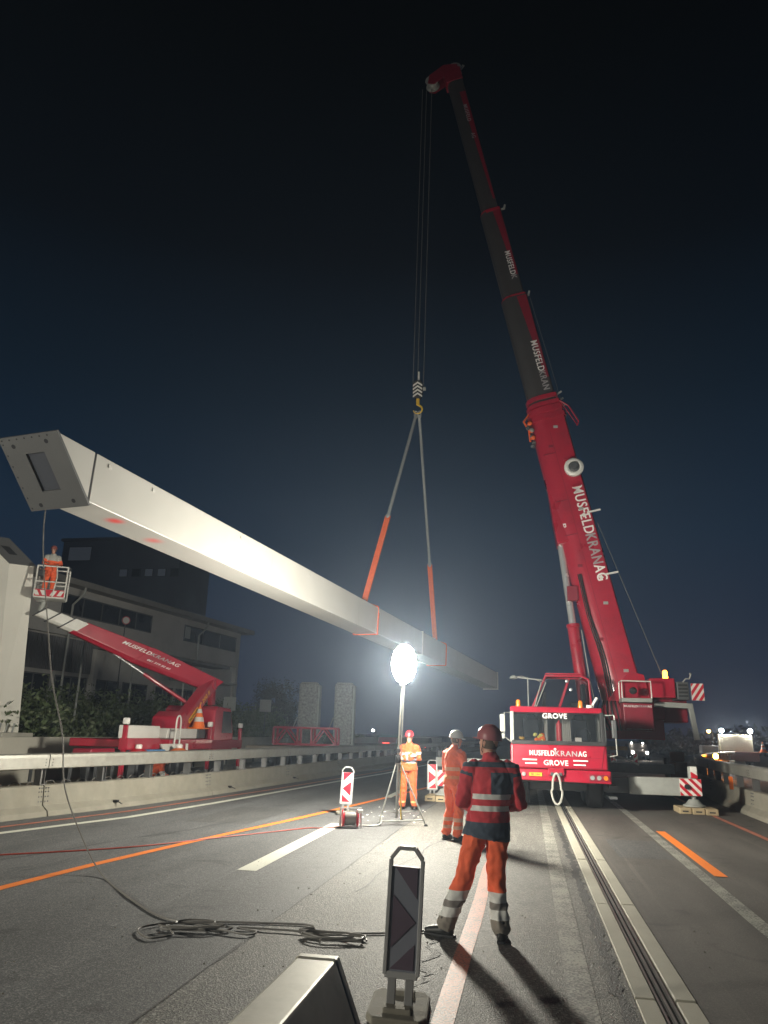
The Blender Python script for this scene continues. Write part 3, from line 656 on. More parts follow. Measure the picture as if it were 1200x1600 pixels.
mb = mbc(); mb.tube([(1.72, YF+.6, 2.5), (1.76, YF+.6, 2.62), (1.86, YF+.6, 2.78)], .035, 8); mb.cyl((1.66, YF+.6, 2.5), (1.66, YF+.6, 2.58), .09, 10); mb.build('air_intake', STRW, cab_o, smooth=True)
# chassis, decks, wheels
mb = mbc(); mb.b2((-.15, YF+.4, .62), (1.7, 33.5, 1.0)); mb.b2((X0+.05, YF+2.2, 1.0), (X1-.05, 33.5, 1.14)); mb.b2((-.3, YF+2.1, 1.0), (1.9, 24, 1.6)); mb.build('chassis', DGRY, crane, bevel=.02)
mb = mbc(); mb.b2((X0, YF+2.1, 1.15), (X0+.5, 33.4, 1.45)); mb.b2((X1-.5, YF+2.1, 1.15), (X1, 33.4, 1.42)); mb.build('deck_box', RED, crane, bevel=.02)
for j, wy in enumerate((21.5, 23.2, 27.6, 29.4, 31.2)):
    for wx, sgn in ((X0+.25, -1), (X1-.28, 1)):
        mb = mbc(); mb.lathe((wx-.21, wy, .64), [(.3, 0), (.56, .0), (.63, .05), (.64, .12), (.64, .3), (.63, .37), (.56, .42), (.3, .42)], 24, axis=(1, 0, 0)); w = mb.build('wheel', BLK, crane, smooth=True)
        mb = mbc(); mb.lathe((wx+sgn*.14, wy, .64), [(.29, 0), (.27, .05*sgn), (.12, .06*sgn), (.1, .09*sgn)], 16, axis=(1, 0, 0)); mb.build('rim', REDD, w, smooth=True)
# outriggers
def plate(mb_x0, y, z0, w, h, n=4, slope=1):
    """striped end plate with slanted red bars, clipped to the rectangle"""
    objs = MB(CO); objs.b2((mb_x0, y, z0), (mb_x0+w, y+.02, z0+h)); po = objs.build('warning_plate', STRW, crane)
    st = w/n*1.15
    for k in range(-n, n*2):
        a = k*st; poly = clip([(a, 0), (a+st*.5, 0), (a+st*.5-slope*h, h), (a-slope*h, h)], 0, w)
        if len(poly) > 2:
            m = MB(CO); m.prism(poly, (mb_x0, y-.004, z0), (1, 0, 0), (0, 0, 1), .003); m.build('stripe', STRR, po)
    return po
def clip(poly, x0, x1):
    for lim, sg in ((x0, 1), (x1, -1)):
        out = []
        for i in range(len(poly)):
            a, b = poly[i-1], poly[i]; ia, ib = (a[0]-lim)*sg >= 0, (b[0]-lim)*sg >= 0
            if ia != ib: t = (lim-a[0])/(b[0]-a[0]); out.append((lim, a[1]+(b[1]-a[1])*t))
            if ib: out.append(b)
        poly = out
        if len(poly) < 3: return []
    return poly
OY = 20.95
mb = mbc(); mb.b2((-1.75, OY+.12, .42), (3.75, OY+.55, .80)); mb.build('outrigger_housing', DGRY, crane, bevel=.02)
mb = mbc(); mb.b2((2.55, OY+.06, .40), (4.22, OY+.46, .83)); mb.build('outrigger_beam', GRYM, crane, bevel=.02)
mb = mbc(); mb.b2((-2.50, OY+.45, .40), (-.9, OY+.85, .80)); mb.build('outrigger_beam', GRYM, crane, bevel=.02)
plate(3.78, OY+.03, .42, .52, .40, 3); plate(-2.42, OY+.42, .40, .60, .40, 3, slope=-1)
mb = mbc(); mb.cyl((3.95, OY+.02, .63), (3.95, OY-.02, .63), .065, 16); mb.build('lock_ring', BLK, crane); mb = mbc(); mb.cyl((-2.0, OY+.40, .62), (-2.0, OY+.37, .62), .07, 16); mb.build('lock_ring', BLK, crane)
for jx_, jy in ((4.12, OY+.2), (-2.25, OY+.66)):
    mb = mbc(); mb.cyl((jx_, jy, .33 if jx_ > 0 else .25), (jx_, jy, 1.0), .055, 14); mb.build('jack_rod', CHR, crane, smooth=True)
    mb = mbc(); mb.lathe((jx_, jy, .16), [(.27, 0), (.27, .03), (.20, .06), (.12, .16), (.06, .17)], 18); mb.build('jack_foot', GRYM, crane, smooth=True)
    mb = mbc(); mb.bar((jx_, jy+.03, .8), (jx_, jy+.03, 1.12), .2, .16); mb.build('jack_head', GRYM, crane, bevel=.04, seg=3)
# striped marker on outrigger head (right)
mb = mbc(); mb.b2((4.06, OY-.0, .84), (4.22, OY+.03, 1.12)); mo = mb.build('warning_plate', STRW, crane, bevel=.02)
mb = mbc(); mb.prism([(0, 0), (.16, 0), (.16, .06), (0, .16)], (4.06, OY-.004, .84), (1, 0, 0), (0, 0, 1), .003); mb.build('stripe', STRR, mo)
def blocks(cx, cy, nx, label):
    t = thing('timber_pad', label, 'timber blocks', (cx, cy, 0), 0, 'pads under the outrigger feet')
    for k in range(nx):
        mb = MB(); x = (k-(nx-1)/2)*.30; y = (k-(nx-1)/2)*-.07
        mb.b2((x-.14, y-.42, .004), (x+.14, y+.42, .15)); b = mb.build('block', WOOD, t, bevel=.015)
        MB().b2((x-.07, y-.425, .055), (x+.07, y-.41, .085)).build('slot', HOLE, b)
blocks(4.12, OY+.12, 3, 'three pale timber blocks under the right crane outrigger foot'); blocks(-2.32, OY+.62, 3, 'row of pale timber blocks under the left crane outrigger foot')
# rear outrigger
mb = mbc(); mb.b2((1.8, 26.7, .70), (4.7, 27.15, 1.0)); mb.build('outrigger_beam', GRYM, crane, bevel=.02)
mb = mbc(); mb.cyl((4.5, 26.9, .1), (4.5, 26.9, 1.2), .09, 12); mb.lathe((4.5, 26.9, 0), [(.3, 0), (.3, .06), (.1, .12)], 14); mb.build('jack_rod', DGRY, crane)
mb = mbc(); mb.b2((-3.1, 26.7, .70), (.1, 27.15, 1.0)); mb.build('outrigger_beam', GRYM, crane, bevel=.02)
mb = mbc(); mb.cyl((-3.0, 26.9, .1), (-3.0, 26.9, 1.2), .09, 12); mb.lathe((-3, 26.9, 0), [(.3, 0), (.3, .06), (.1, .12)], 14); mb.build('jack_rod', DGRY, crane)
mb = mbc(); mb.tube(catmull([(2.1, 22.5, 1.32), (2.6, 22.4, 1.25), (3.0, 22.3, 1.08)], 6), .03, 6); mb.build('hand_rail', STRW, crane, smooth=True)
mb = mbc(); mb.cyl((2.1, 22.5, 1.5), (2.75, 22.5, 1.5), .05, 8); mb.build('hose_reel', WOOD, crane)
# turntable and superstructure (turned towards -X)
mb = mbc(); mb.cyl((1.2, 26, 1.14), (1.2, 26, 1.75), 1.05, 28); mb.build('slewing_ring', DGRY, crane, smooth=True)
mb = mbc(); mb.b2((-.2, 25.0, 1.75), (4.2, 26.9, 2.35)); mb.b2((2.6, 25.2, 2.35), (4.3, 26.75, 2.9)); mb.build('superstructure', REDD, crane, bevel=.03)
for yy in (25.35, 26.5): mb = mbc(); mb.prism([(2.2, 2.35), (4.05, 2.35), (3.75, 3.75), (3.35, 3.85), (3.0, 3.5)], (0, yy+.08, 0), (1, 0, 0), (0, 0, 1), .08); mb.build('boom_bracket', RED, crane, bevel=.015)
# winch / hydraulic boxes / counterweight to the right
mb = mbc(); mb.b2((3.85, 25.0, 3.02), (4.62, 25.8, 3.62)); mb.build('winch_housing', RED, crane, bevel=.04, seg=3)
mb = mbc(); mb.b2((4.66, 25.0, 2.97), (5.02, 26.8, 3.52)); mb.build('engine_grille', DGRY, crane, bevel=.02)
for k in range(4):
    mb = mbc(); mb.b2((4.70, 24.985, 3.05+k*.11), (4.98, 24.997, 3.11+k*.11)); mb.build('grille_slat', BLK, crane)
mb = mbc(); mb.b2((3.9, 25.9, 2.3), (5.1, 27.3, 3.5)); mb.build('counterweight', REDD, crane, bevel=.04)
mb = mbc(); mb.b2((5.06, 24.9, 2.95), (5.43, 24.93, 3.46)); wp = mb.build('warning_plate', STRW, crane)
for k in range(-2, 4):
    poly = clip([(k*.19, 0), (k*.19+.1, 0), (k*.19+.1+.36, .51), (k*.19+.36, .51)], 0, .37)
    if poly: m = mbc(); m.prism(poly, (5.06, 24.896, 2.95), (1, 0, 0), (0, 0, 1), .003); m.build('stripe', STRR, wp)
mb = mbc(); mb.lathe((4.36, 25.1, 3.63), [(.08, 0), (.08, .05), (.07, .06), (.07, .2), (.04, .24)], 14); mb.build('beacon', AMB, crane, smooth=True)
mb = mbc(); mb.tube([(4.85, 25.0, 3.5), (4.95, 25, 3.62), (5.05, 25, 3.6), (5.1, 25, 3.72)], .025, 6); mb.lathe((5.1, 25, 3.72), [(.02, 0), (.05, .03), (.02, .07)], 8); mb.build('work_lamp', GRYM, crane, smooth=True)
mb = mbc(); mb.bar((3.95, 25, 2.82), (5.05, 25, 2.78), .16, .16); mb.bar((5.0, 25, 2.86), (5.12, 25, 1.78), .15, .13, up=(0, 1, 0)); mb.build('support_frame', GRYM, crane, bevel=.015)
# side box with lettering and railing
PX0, PX1, PY = 2.92, 3.78, 24.3
mb = mbc(); mb.add([(PX0, PY, 2.82), (PX1, PY, 2.80), (PX1+.02, PY, 2.0), (PX0+.02, PY, 2.02), (PX0, PY+.7, 2.82), (PX1, PY+.7, 2.80), (PX1+.02, PY+.7, 2.0), (PX0+.02, PY+.7, 2.02)],
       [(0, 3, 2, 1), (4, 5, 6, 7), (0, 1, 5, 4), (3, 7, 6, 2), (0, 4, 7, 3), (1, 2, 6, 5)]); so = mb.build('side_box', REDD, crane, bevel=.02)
mb = mbc(); mb.text('MUSFELD', (PX0+.03, PY-.004, 2.69), (1, 0, 0), (0, 0, 1), .40, .065, bold=.016); mb.text('AG', (PX1-.13, PY-.004, 2.69), (1, 0, 0), (0, 0, 1), .11, .065, bold=.016); mb.build('lettering', LET, so)
mb = mbc(); mb.text('KRAN', (PX0+.45, PY-.004, 2.69), (1, 0, 0), (0, 0, 1), .27, .065, bold=.02); mb.text('www.musfeldkranag.ch', (PX0+.06, PY-.004, 2.035), (1, 0, 0), (0, 0, 1), .74, .03); mb.build('lettering', LETG, so)
mb = mbc(); mb.b2((PX0-.02, PY-.02, 2.84), (PX1+.01, PY+.72, 2.96)); mb.build('platform', GRYM, crane, bevel=.01)
mb = mbc(); mb.tube([(PX0, PY, 2.96), (PX0, PY, 3.48), (PX1, PY, 3.46), (PX1, PY, 2.96)], .022, 8); mb.tube([(PX0, PY+.7, 2.96), (PX0, PY+.7, 3.48), (PX0, PY, 3.48)], .02, 6); mb.build('railing', STRW, crane)
mb = mbc(); mb.lathe((3.3, PY+.4, 3.2), [(.05, -.12), (.11, -.06), (.11, .1), (.06, .15)], 14, axis=(0, -1, 0)); mb.build('work_lamp', BLK, crane, smooth=True)
# operator cab
OC = 23.8
frm = [(.20, 2.55), (1.95, 2.55), (1.90, 3.45), (1.70, 3.56), (.62, 3.56), (.20, 2.62)]
mb = mbc()
for yy in (OC, OC+1.0):
    for a, b in zip(frm, frm[1:]+frm[:1]): mb.bar((a[0], yy, a[1]), (b[0], yy, b[1]), .06, .07, up=(0, 1, 0))
    mb.bar((1.0, yy, 2.6), (1.33, yy, 3.5), .06, .07, up=(0, 1, 0))
for a in frm: mb.bar((a[0], OC, a[1]), (a[0], OC+1, a[1]), .06, .06)
oc = mb.build('operator_cab', RED, crane, bevel=.01)
mb = mbc(); mb.b2((.25, OC+.03, 2.30), (1.95, OC+1, 2.56)); mb.build('cab_floor', REDD, oc, bevel=.03)
mb = mbc(); mb.b2((.62, OC-.05, 3.60), (1.7, OC+1.05, 3.64)); mb.build('roof_rack', RED, oc)
mb = mbc(); mb.prism([(.28, 2.64), (1.88, 2.60), (1.84, 3.42), (.66, 3.50)], (0, OC+.02, 0), (1, 0, 0), (0, 0, 1), .006); mb.build('side_window', GLA, oc)
mb = mbc(); mb.b2((1.35, OC+.3, 2.6), (1.8, OC+.75, 2.8)); mb.b2((1.68, OC+.3, 2.8), (1.82, OC+.75, 3.35)); mb.build('seat', FAB, oc, bevel=.04)
mb = mbc(); mb.b2((.5, OC+.4, 2.6), (.62, OC+.6, 2.95)); mb.box((.58, OC+.45, 3.0), (.1, .25, .18)); mb.build('control_console', BLK, oc, bevel=.01)
mb = mbc()
for dx in (0, .14): mb.tube([(.30-dx*.3, OC-.05, 2.6), (.62-dx, OC-.08, 3.35), (.45-dx, OC-.08, 3.45)], .018, 6)
mb.tube([(.08, OC-.1, 2.55), (.08, OC-.1, 3.50)], .02, 6); mb.tube([(.5, OC-.1, 3.42), (.1, OC-.1, 3.46), (-.28, OC-.1, 3.50)], .02, 6)
mb.lathe((-.35, OC-.1, 3.46), [(.02, .1), (.1, .06), (.13, 0), (.05, -.02)], 12); mb.tube([(-.35, OC-.1, 3.49), (-.1, OC-.1, 3.54), (.1, OC-.1, 3.46)], .012, 5); mb.build('mirror_arm', GRYM, oc, smooth=True)
mb = mbc()
for x_, z_ in ((1.25, 3.40), (1.36, 3.15)): mb.lathe((x_, OC-.04, z_), [(.05, 0), (.05, .05), (.03, .06)], 10, axis=(0, -1, 0))
mb.build('work_lamp', CHR, oc, smooth=True)
# boom
A = Vector((3.06, 26.0, 3.25)); B = Vector((-2.56, 27.0, 31.3))
ax = (B-A).normalized(); nn = Vector((0, -1, 0)); nn = (nn-ax*nn.dot(ax)).normalized(); bb = ax.cross(nn).normalized()
if bb.x < 0: bb = -bb
BL = (B-A).length
def boom_prof(h, w):
    pr = [(h*.5, -w*.42), (h*.5, w*.42), (h*.46, w*.5), (-h*.08, w*.5)]
    for k in range(1, 6): a = math.pi*k/6; pr.append((-h*.08-h*.42*math.sin(a), w*.5*math.cos(a)))
    pr.append((-h*.08, -w*.5)); pr.append((h*.46, -w*.5)); return pr
def bsec(name, t0, t1, h, w, mat, parent=crane, smooth=True):
    mb = mbc(); mb.sweep(boom_prof(h, w), [(A+ax*BL*t0, bb, nn), (A+ax*BL*t1, bb, nn)]); return mb.build(name, mat, parent, smooth=smooth)
base = bsec('boom_base_section', -.012, .368, 1.30, .98, RED)
s2_ = bsec('boom_section', .35, .545, 1.04, .78, DRK); s3_ = bsec('boom_section', .54, .70, .88, .66, DRK); s4_ = bsec('boom_section', .69, .985, .72, .56, DRK)
for t, h, par in ((.352, 1.40, base), (.362, 1.34, base), (.372, 1.27, base), (.382, 1.19, base), (.545, 1.0, s2_), (.70, .86, s3_)):
    c_ = bsec('collar', t-.0028, t+.0028, h, h*.77, RED, par)
for par, t0, t1, h, w in ((s2_, .41, .543, 1.04, .78), (s3_, .58, .698, .88, .66), (s4_, .72, .94, .72, .56)):
    mb = mbc(); y = w/2+.003
    a0 = A+ax*BL*t0+nn*y; a1 = A+ax*BL*t1+nn*y
    mb.add([a0+bb*h*.34, a0+bb*h*.46, a1+bb*h*.46, a1+bb*h*.10], [(0, 1, 2, 3)]); mb.build('red_stripe', REDD, par)
def btext(par, txt, t, z, wid, hgt, w, m, bold=.016, sp=1.14):
    mb = mbc(); mb.text(txt, A+ax*BL*t+bb*z+nn*(w/2+.001), -ax, bb, wid, hgt, bold=bold, sp=sp, th=.006); mb.build('lettering', m, par)
btext(base, 'MUSFELD', .250, .20, 1.80, .36, .98, LET); btext(base, 'KRAN', .250-1.83/BL, .20, 1.08, .36, .98, LETG); btext(base, 'AG', .250-2.95/BL, .20, .56, .36, .98, LET)
btext(s2_, 'MUSFELD', .468, .16, 1.35, .25, .78, LET); btext(s2_, 'KRAN', .468-1.37/BL, .16, .80, .25, .78, LETG)
btext(s3_, 'MUSFELD', .622, .12, 1.15, .22, .66, LET); btext(s3_, 'K', .622-1.18/BL, .12, .2, .22, .66, LETG)
btext(s4_, 'MUSFELD', .912, .08, 1.0, .17, .56, LETG); btext(s4_, 'AG', .912-1.7/BL, .08, .3, .17, .56, LETG)
# lifting points, pad, seams on the boom base
mb = mbc(); c0 = A+ax*BL*.135-bb*.62; c1 = A+ax*BL*.205-bb*.62
mb.sweep([(-.30, .42), (.25, .42), (.25, -.42), (-.30, -.42)], [(A+ax*BL*.183-bb*.50, bb, nn), (A+ax*BL*.215-bb*.50, bb, nn, .8), (A+ax*BL*.30-bb*.42, bb, nn, .35)])
mb.build('cylinder_bracket', RED, base, bevel=.06, seg=3)
for t0, t1, z0, z1 in ((.0, .33, -.05, -.035), ):
    mb = mbc(); a0 = A+ax*BL*t0+nn*.492; a1 = A+ax*BL*t1+nn*.492; mb.add([a0+bb*z0, a0+bb*z1, a1+bb*z1, a1+bb*z0], [(0, 1, 2, 3)]); mb.build('weld_seam', REDD, base)
def bpt(t, z, y=.49): return A+ax*BL*t+bb*z+nn*y
for t in (.19, .235, .30): mb = mbc(); mb.bar(bpt(t, -.5, .50), bpt(t, -.05, .50), .02, .02); mb.build('panel_seam', REDD, base)
mb = mbc(); p0 = bpt(.273, .42, .5); mb.lathe(p0, [(.05, 0), (.30, .02), (.34, .08), (.34, .20), (.30, .24), (.24, .25), (.22, .22)], 26, axis=nn); dr = mb.build('cable_drum', STRW, base, smooth=True)
mb = mbc(); mb.lathe(p0+nn*.22, [(.2, 0), (.13, .03), (.12, .13), (.05, .14)], 18, axis=nn); mb.build('drum_hub', DGRY, dr, smooth=True)
for q in ((.288, .25), (.25, .30)): mb = mbc(); mb.bar(bpt(q[0], q[1]-.1, .52), bpt(q[0], q[1]+.2, .52), .06, .06); mb.build('drum_bracket', RED, base)
for t in (.213, .133):
    mb = mbc(); mb.bar(bpt(t, .45, .55), bpt(t, .92, .55), .03, .06); mb.bar(bpt(t, .30, .51), bpt(t-.004, .36, .51), .03, .12); mb.build('guide_arm', STRW, base)
mb = mbc(); mb.tube([bpt(.37, .60, .5), bpt(.36, .85, .5), bpt(.335, 1.05, .5), bpt(.33, .95, .5)], .03, 6); mb.tube([bpt(.37, .60, .5), bpt(.33, .98, .5)], .02, 5); mb.build('guide_arm', RED, base)
for k in range(4): mb = mbc(); mb.bar(bpt(.353+.01*k, .60, .3), bpt(.356+.01*k, .78, .3), .04, .06); mb.build('lug', GRYM, base)
for t, par in ((.545, s2_), (.70, s3_)): mb = mbc(); mb.bar(bpt(t, .40, .2), bpt(t, .62, .2), .05, .08); mb.bar(bpt(t, .58, .2), bpt(t+.006, .66, .2), .05, .08); mb.build('lug', GRYM, par)
mb = mbc()
for k in range(9):
    q = bpt(.352-.004*k+random.uniform(-.003, .003), -.64-random.uniform(0, .15), random.uniform(.1, .45)); mb.lathe(q, [(.03, -.08), (.09, -.02), (.08, .06), (.02, .1)], 8, mi=k % 3, axis=(random.gauss(0, 1), random.gauss(0, 1), 1))
mb.tube([bpt(.365, -.6, .2), bpt(.355, -.85, .3), bpt(.34, -.75, .35), bpt(.325, -.8, .3)], .04, 6, mi=0); mb.build('boom_tip_lamps', [ORS, GRYM, DGRY], base, smooth=True)
mb = mbc(); mb.box(bpt(.120, -.72, .3), (.35, .25, .5)); mb.build('valve_box', REDD, base, bevel=.02)
mb = mbc(); mb.text('B', bpt(.206, -.44, .43), -ax, bb, .14, .16); mb.build('lettering', LET, base)
for k, (t, z) in enumerate(((.02, .30), (.06, -.22), (.10, .25), (.15, -.25), (.22, .30), (.31, -.15), (.335, .2))):
    mb = mbc(); mb.box(bpt(t, z, .497), (.16, .02, .10)); mb.build('inspection_plate', REDD if k % 2 else GRYM, base, bevel=.004)
for k in range(3):
    mb = mbc(); mb.tube(catmull([bpt(-.005, -.45+.07*k, .50), bpt(.04, -.38+.07*k, .52), bpt(.09, -.45+.05*k, .52), bpt(.14, -.40+.05*k, .52)], 6), .018, 6); mb.build('hydraulic_hose', BLK, base, smooth=True)
for k in range(5):
    mb = mbc(); mb.tube(catmull([(2.3+.12*k, 25.0, 2.9), (2.2+.15*k, 24.85, 2.5+.03*k), (2.5+.1*k, 24.9, 2.0)], 6), .025, 6); mb.build('hydraulic_hose', BLK, crane, smooth=True)
for k in range(2):
    mb = mbc(); mb.b2((X1-.02, YF+2.2+k*.9, .45), (X1+.06, YF+2.95+k*.9, 1.05)); mb.build('locker', GRYM, crane, bevel=.02)
# head
mb = mbc(); H = A+ax*BL*.985
mb.sweep([(-.42, .30), (.38, .30), (.38, -.30), (-.42, -.30)], [(H-ax*.5, bb, nn), (H+ax*.25, bb, nn)])
for yy in (-.28, .24): mb.prism([(-.4, -.1), (.3, .0), (.3, .45), (-.3, .62), (-1.05, .25), (-1.2, -.2), (-.95, -.35)], H+nn*yy, bb, ax, .04)
hd = mb.build('boom_head', REDD, crane, bevel=.02)
for k, (z, a_) in enumerate(((-.98, .0), (.15, .35))):
    mb = mbc(); mb.lathe(H+bb*z+ax*a_-nn*.2, [(.30, 0), (.32, .03), (.26, .06), (.26, .34), (.32, .37), (.30, .4)], 20, axis=nn); mb.build('sheave', GRYM, hd, smooth=True)
mb = mbc(); mb.bar(H+bb*.35+ax*.3, H+bb*.6+ax*.55, .06, .1); mb.bar(H+bb*.2+ax*.3, H+bb*.25+ax*.7, .06, .1); mb.build('lug', GRYM, hd)
# lift cylinder
C0, C1 = Vector((1.95, 25.75, 2.3)), A+ax*BL*.195-bb*.62
cd = (C1-C0); m_ = C0+cd*.50
mb = mbc(); mb.cyl(C0, m_, .20, 20); mb.lathe(m_-cd.normalized()*.12, [(.2, 0), (.225, .01), (.225, .12), (.16, .14)], 20, axis=cd); mb.build('cylinder_barrel', RED, crane, smooth=True)
mb = mbc(); mb.cyl(m_, C1, .125, 20); mb.build('cylinder_rod', CHR, crane, smooth=True)
mb = mbc(); mb.tube([C0+Vector((.27, -.1, .6)), C0+cd*.2+Vector((.27, -.1, 0)), C0+cd*.47+Vector((.25, -.1, 0))], .02, 6); mb.build('hydraulic_pipe', GRYM, crane)
mb = mbc(); q = bpt(.20, .72, .4); mb.tube([q, Vector((4.35, 25.4, 3.65))], .012, 5); mb.tube([bpt(.37, .7, .2), bpt(.54, .62, .2)], .01, 5); mb.build('boom_cable', ROPE, crane)

# hook block and hoist ropes
HK = Vector((-3.93, 27, 15.15))
tp = H-bb*.98-nn*.0; tp = Vector((tp.x-.25, 27.0, tp.z))
t = thing('hook_block', 'striped crane hook block hanging on hoist ropes above the slings', 'hook block', HK+Vector((0, 0, -1.1)))
ho = HK+Vector((0, 0, -1.1))
mb = MB(ho); mb.prism([(-.12, -.46), (.12, -.46), (.20, -.2), (.22, .15), (.12, .34), (-.12, .34), (-.22, .15), (-.20, -.2)], HK+Vector((0, .12, 0)), (1, 0, 0), (0, 0, 1), .24); blk = mb.build('block_body', BLK, t, bevel=.03)
for k in range(4):
    z = .16-k*.16
    for s_ in (-1, 1): mb = MB(ho); mb.prism([(0, z+.10), (s_*.19, z-.04), (s_*.19, z-.12), (0, z+.02)], HK+Vector((0, -.125, 0)), (1, 0, 0), (0, 0, 1), .004); mb.build('chevron_stripe', STRW, blk)
mb = MB(ho); mb.cyl(HK+Vector((.2, 0, -.02)), HK+Vector((.32, 0, -.02)), .08, 10); mb.build('sheave_pin', GRYM, t)
mb = MB(ho); mb.cyl(HK+Vector((0, 0, -.46)), HK+Vector((0, 0, -.72)), .07, 10); mb.tube([HK+Vector((0, 0, -.7))]+[HK+Vector((.18*math.sin(a), 0, -.92+.18*math.cos(a))) for a in [k*.5 for k in range(1, 10)]], .045, 8, r2=.02); mb.build('hook', YEL, t, smooth=True)
mb = MB(ho)
for dx, dy in ((-.2, -.05), (-.03, .05), (.22, 0)): mb.cyl(HK+Vector((dx, dy, .1)), tp+Vector((dx*1.0, dy, -.3)), .017, 5)
mb.build('hoist_rope', ROPE, t)
mb = MB(ho); mb.cyl(HK+Vector((.03, 0, .3)), HK+Vector((.03, 0, .75)), .04, 8); mb.build('rope_socket', STRW, t)

# ------------------------------------------------------------------ lifted beam
P0 = Vector((-7.62, 11.0, 5.83)); P1 = Vector((-1.95, 44.0, 4.80))
bd = (P1-P0).normalized(); bs = bd.cross(Vector((0, 0, 1))).normalized(); bup = bs.cross(bd)
BLN = (P1-P0).length
bmo = P0
BMAT, bnt, bbs = newmat('beam_paint_red_glow')
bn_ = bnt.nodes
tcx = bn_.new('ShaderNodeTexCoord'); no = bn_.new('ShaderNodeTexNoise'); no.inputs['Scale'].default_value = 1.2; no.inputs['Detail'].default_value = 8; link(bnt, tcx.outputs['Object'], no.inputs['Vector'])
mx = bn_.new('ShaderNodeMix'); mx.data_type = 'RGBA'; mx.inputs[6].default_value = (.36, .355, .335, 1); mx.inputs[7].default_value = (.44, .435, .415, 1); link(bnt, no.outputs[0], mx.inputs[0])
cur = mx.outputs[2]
for pos, rad, amt in (((.28, .95, -.47), .26, .9), ((.38, 2.25, -.50), .28, .6)):  # two soft red light reflections painted into the beam colour
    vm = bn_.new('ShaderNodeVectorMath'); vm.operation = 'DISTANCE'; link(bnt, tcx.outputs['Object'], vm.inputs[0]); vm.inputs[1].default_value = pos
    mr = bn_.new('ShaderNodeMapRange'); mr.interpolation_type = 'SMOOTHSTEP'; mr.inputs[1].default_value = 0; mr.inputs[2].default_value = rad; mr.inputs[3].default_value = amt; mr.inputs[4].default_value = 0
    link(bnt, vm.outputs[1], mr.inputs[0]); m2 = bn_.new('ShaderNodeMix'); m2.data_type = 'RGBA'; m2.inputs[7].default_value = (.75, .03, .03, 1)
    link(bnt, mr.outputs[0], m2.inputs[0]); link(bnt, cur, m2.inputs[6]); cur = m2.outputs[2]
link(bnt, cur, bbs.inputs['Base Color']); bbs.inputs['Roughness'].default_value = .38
beam = thing('gantry_beam', 'long pale steel box beam hanging in two orange slings from the crane', 'steel beam', bmo)
hw, hh = .40, .45
def bp_(s, x, z): return P0+bd*s+bs*x+bup*z
mit = .45
def bsect(s0, s1, name, mat, m0=False, k=1.0):
    a = [(-hw*k, -hh*k), (hw*k, -hh*k), (hw*k, hh*k), (-hw*k, hh*k)]
    vs = [bp_(s0+(mit*(-z/hh) if m0 else 0), x, z) for x, z in a]+[bp_(s1, x, z) for x, z in a]
    mb = MB(bmo); mb.add(vs, [(0, 1, 2, 3), (7, 6, 5, 4), (0, 4, 5, 1), (1, 5, 6, 2), (2, 6, 7, 3), (3, 7, 4, 0)]); return mb.build(name, mat, beam, bevel=.012)
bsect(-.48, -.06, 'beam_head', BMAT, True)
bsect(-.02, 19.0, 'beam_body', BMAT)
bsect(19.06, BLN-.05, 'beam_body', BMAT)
bsect(19.0, 19.06, 'flange', WHT, False, 1.07); bsect(BLN-.05, BLN, 'flange', WHT, False, 1.1)
bsect(-.08, 0, 'joint_strip', BLK, False, .985)
for s_k in (6.4, 12.2, 25.5):
    mb = MB(bmo); k_ = 1.006; a_ = [(-hw*k_, -hh*k_), (hw*k_, -hh*k_), (hw*k_, hh*k_), (-hw*k_, hh*k_)]
    mb.add([bp_(s_k, x, z) for x, z in a_]+[bp_(s_k+.018, x, z) for x, z in a_], [(0, 4, 5, 1), (1, 5, 6, 2), (2, 6, 7, 3), (3, 7, 4, 0)]); mb.build('weld_seam', GRYM, beam)
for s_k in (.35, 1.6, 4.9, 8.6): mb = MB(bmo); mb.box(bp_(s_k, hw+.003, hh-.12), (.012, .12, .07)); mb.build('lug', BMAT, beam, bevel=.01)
# end plate (mitred) with window
e_up = (bp_(-.48-mit, 0, hh)-bp_(-.48+mit, 0, -hh)).normalized(); e_x = bs; pc = bp_(-.48, -.20, 0); pn = e_up.cross(e_x).normalized()
if pn.dot(bd) > 0: pn = -pn
PW, PH = .63, (Vector((mit, hh, 0)).length)+.05
mb = MB(bmo); th = .045
def pv(x, y, d=0): return pc+e_x*x+e_up*y+pn*(.01+d)
wx, wy0, wy1 = .20, -.34, .36
outer = [(-PW, -PH), (PW, -PH), (PW, PH), (-PW, PH)]; inner = [(-wx, wy0), (wx, wy0), (wx, wy1), (-wx, wy1)]
vs = [pv(*p) for p in outer]+[pv(*p) for p in inner]+[pv(*p, th) for p in outer]+[pv(*p, th) for p in inner]
fs = []
for i in range(4):
    j = (i+1) % 4; fs += [(i, j, 4+j, 4+i), (8+i, 8+j, 12+j, 12+i), (i, j, 8+j, 8+i), (4+i, 4+j, 12+j, 12+i)]
mb.add(vs, fs); ep = mb.build('end_plate', PLATE, beam)
mb = MB(bmo); mb.add([pv(*p, -.005) for p in ((-wx-.05, wy0-.05), (wx+.05, wy0-.05), (wx+.05, wy1+.05), (-wx-.05, wy1+.05))], [(0, 1, 2, 3)]); mb.build('window_recess', pm('recess', (.05, .055, .07), .8), ep)
mb = MB(bmo)
for k in range(7): mb.cyl(pv(-PW+.06+k*(2*PW-.12)/6*.85, PH-.05, th-.002), pv(-PW+.06+k*(2*PW-.12)/6*.85, PH-.05, th+.003), .016, 8)
for k in range(7): mb.cyl(pv(-PW+.05, PH-.12-k*.2, th-.002), pv(-PW+.05, PH-.12-k*.2, th+.003), .016, 8)
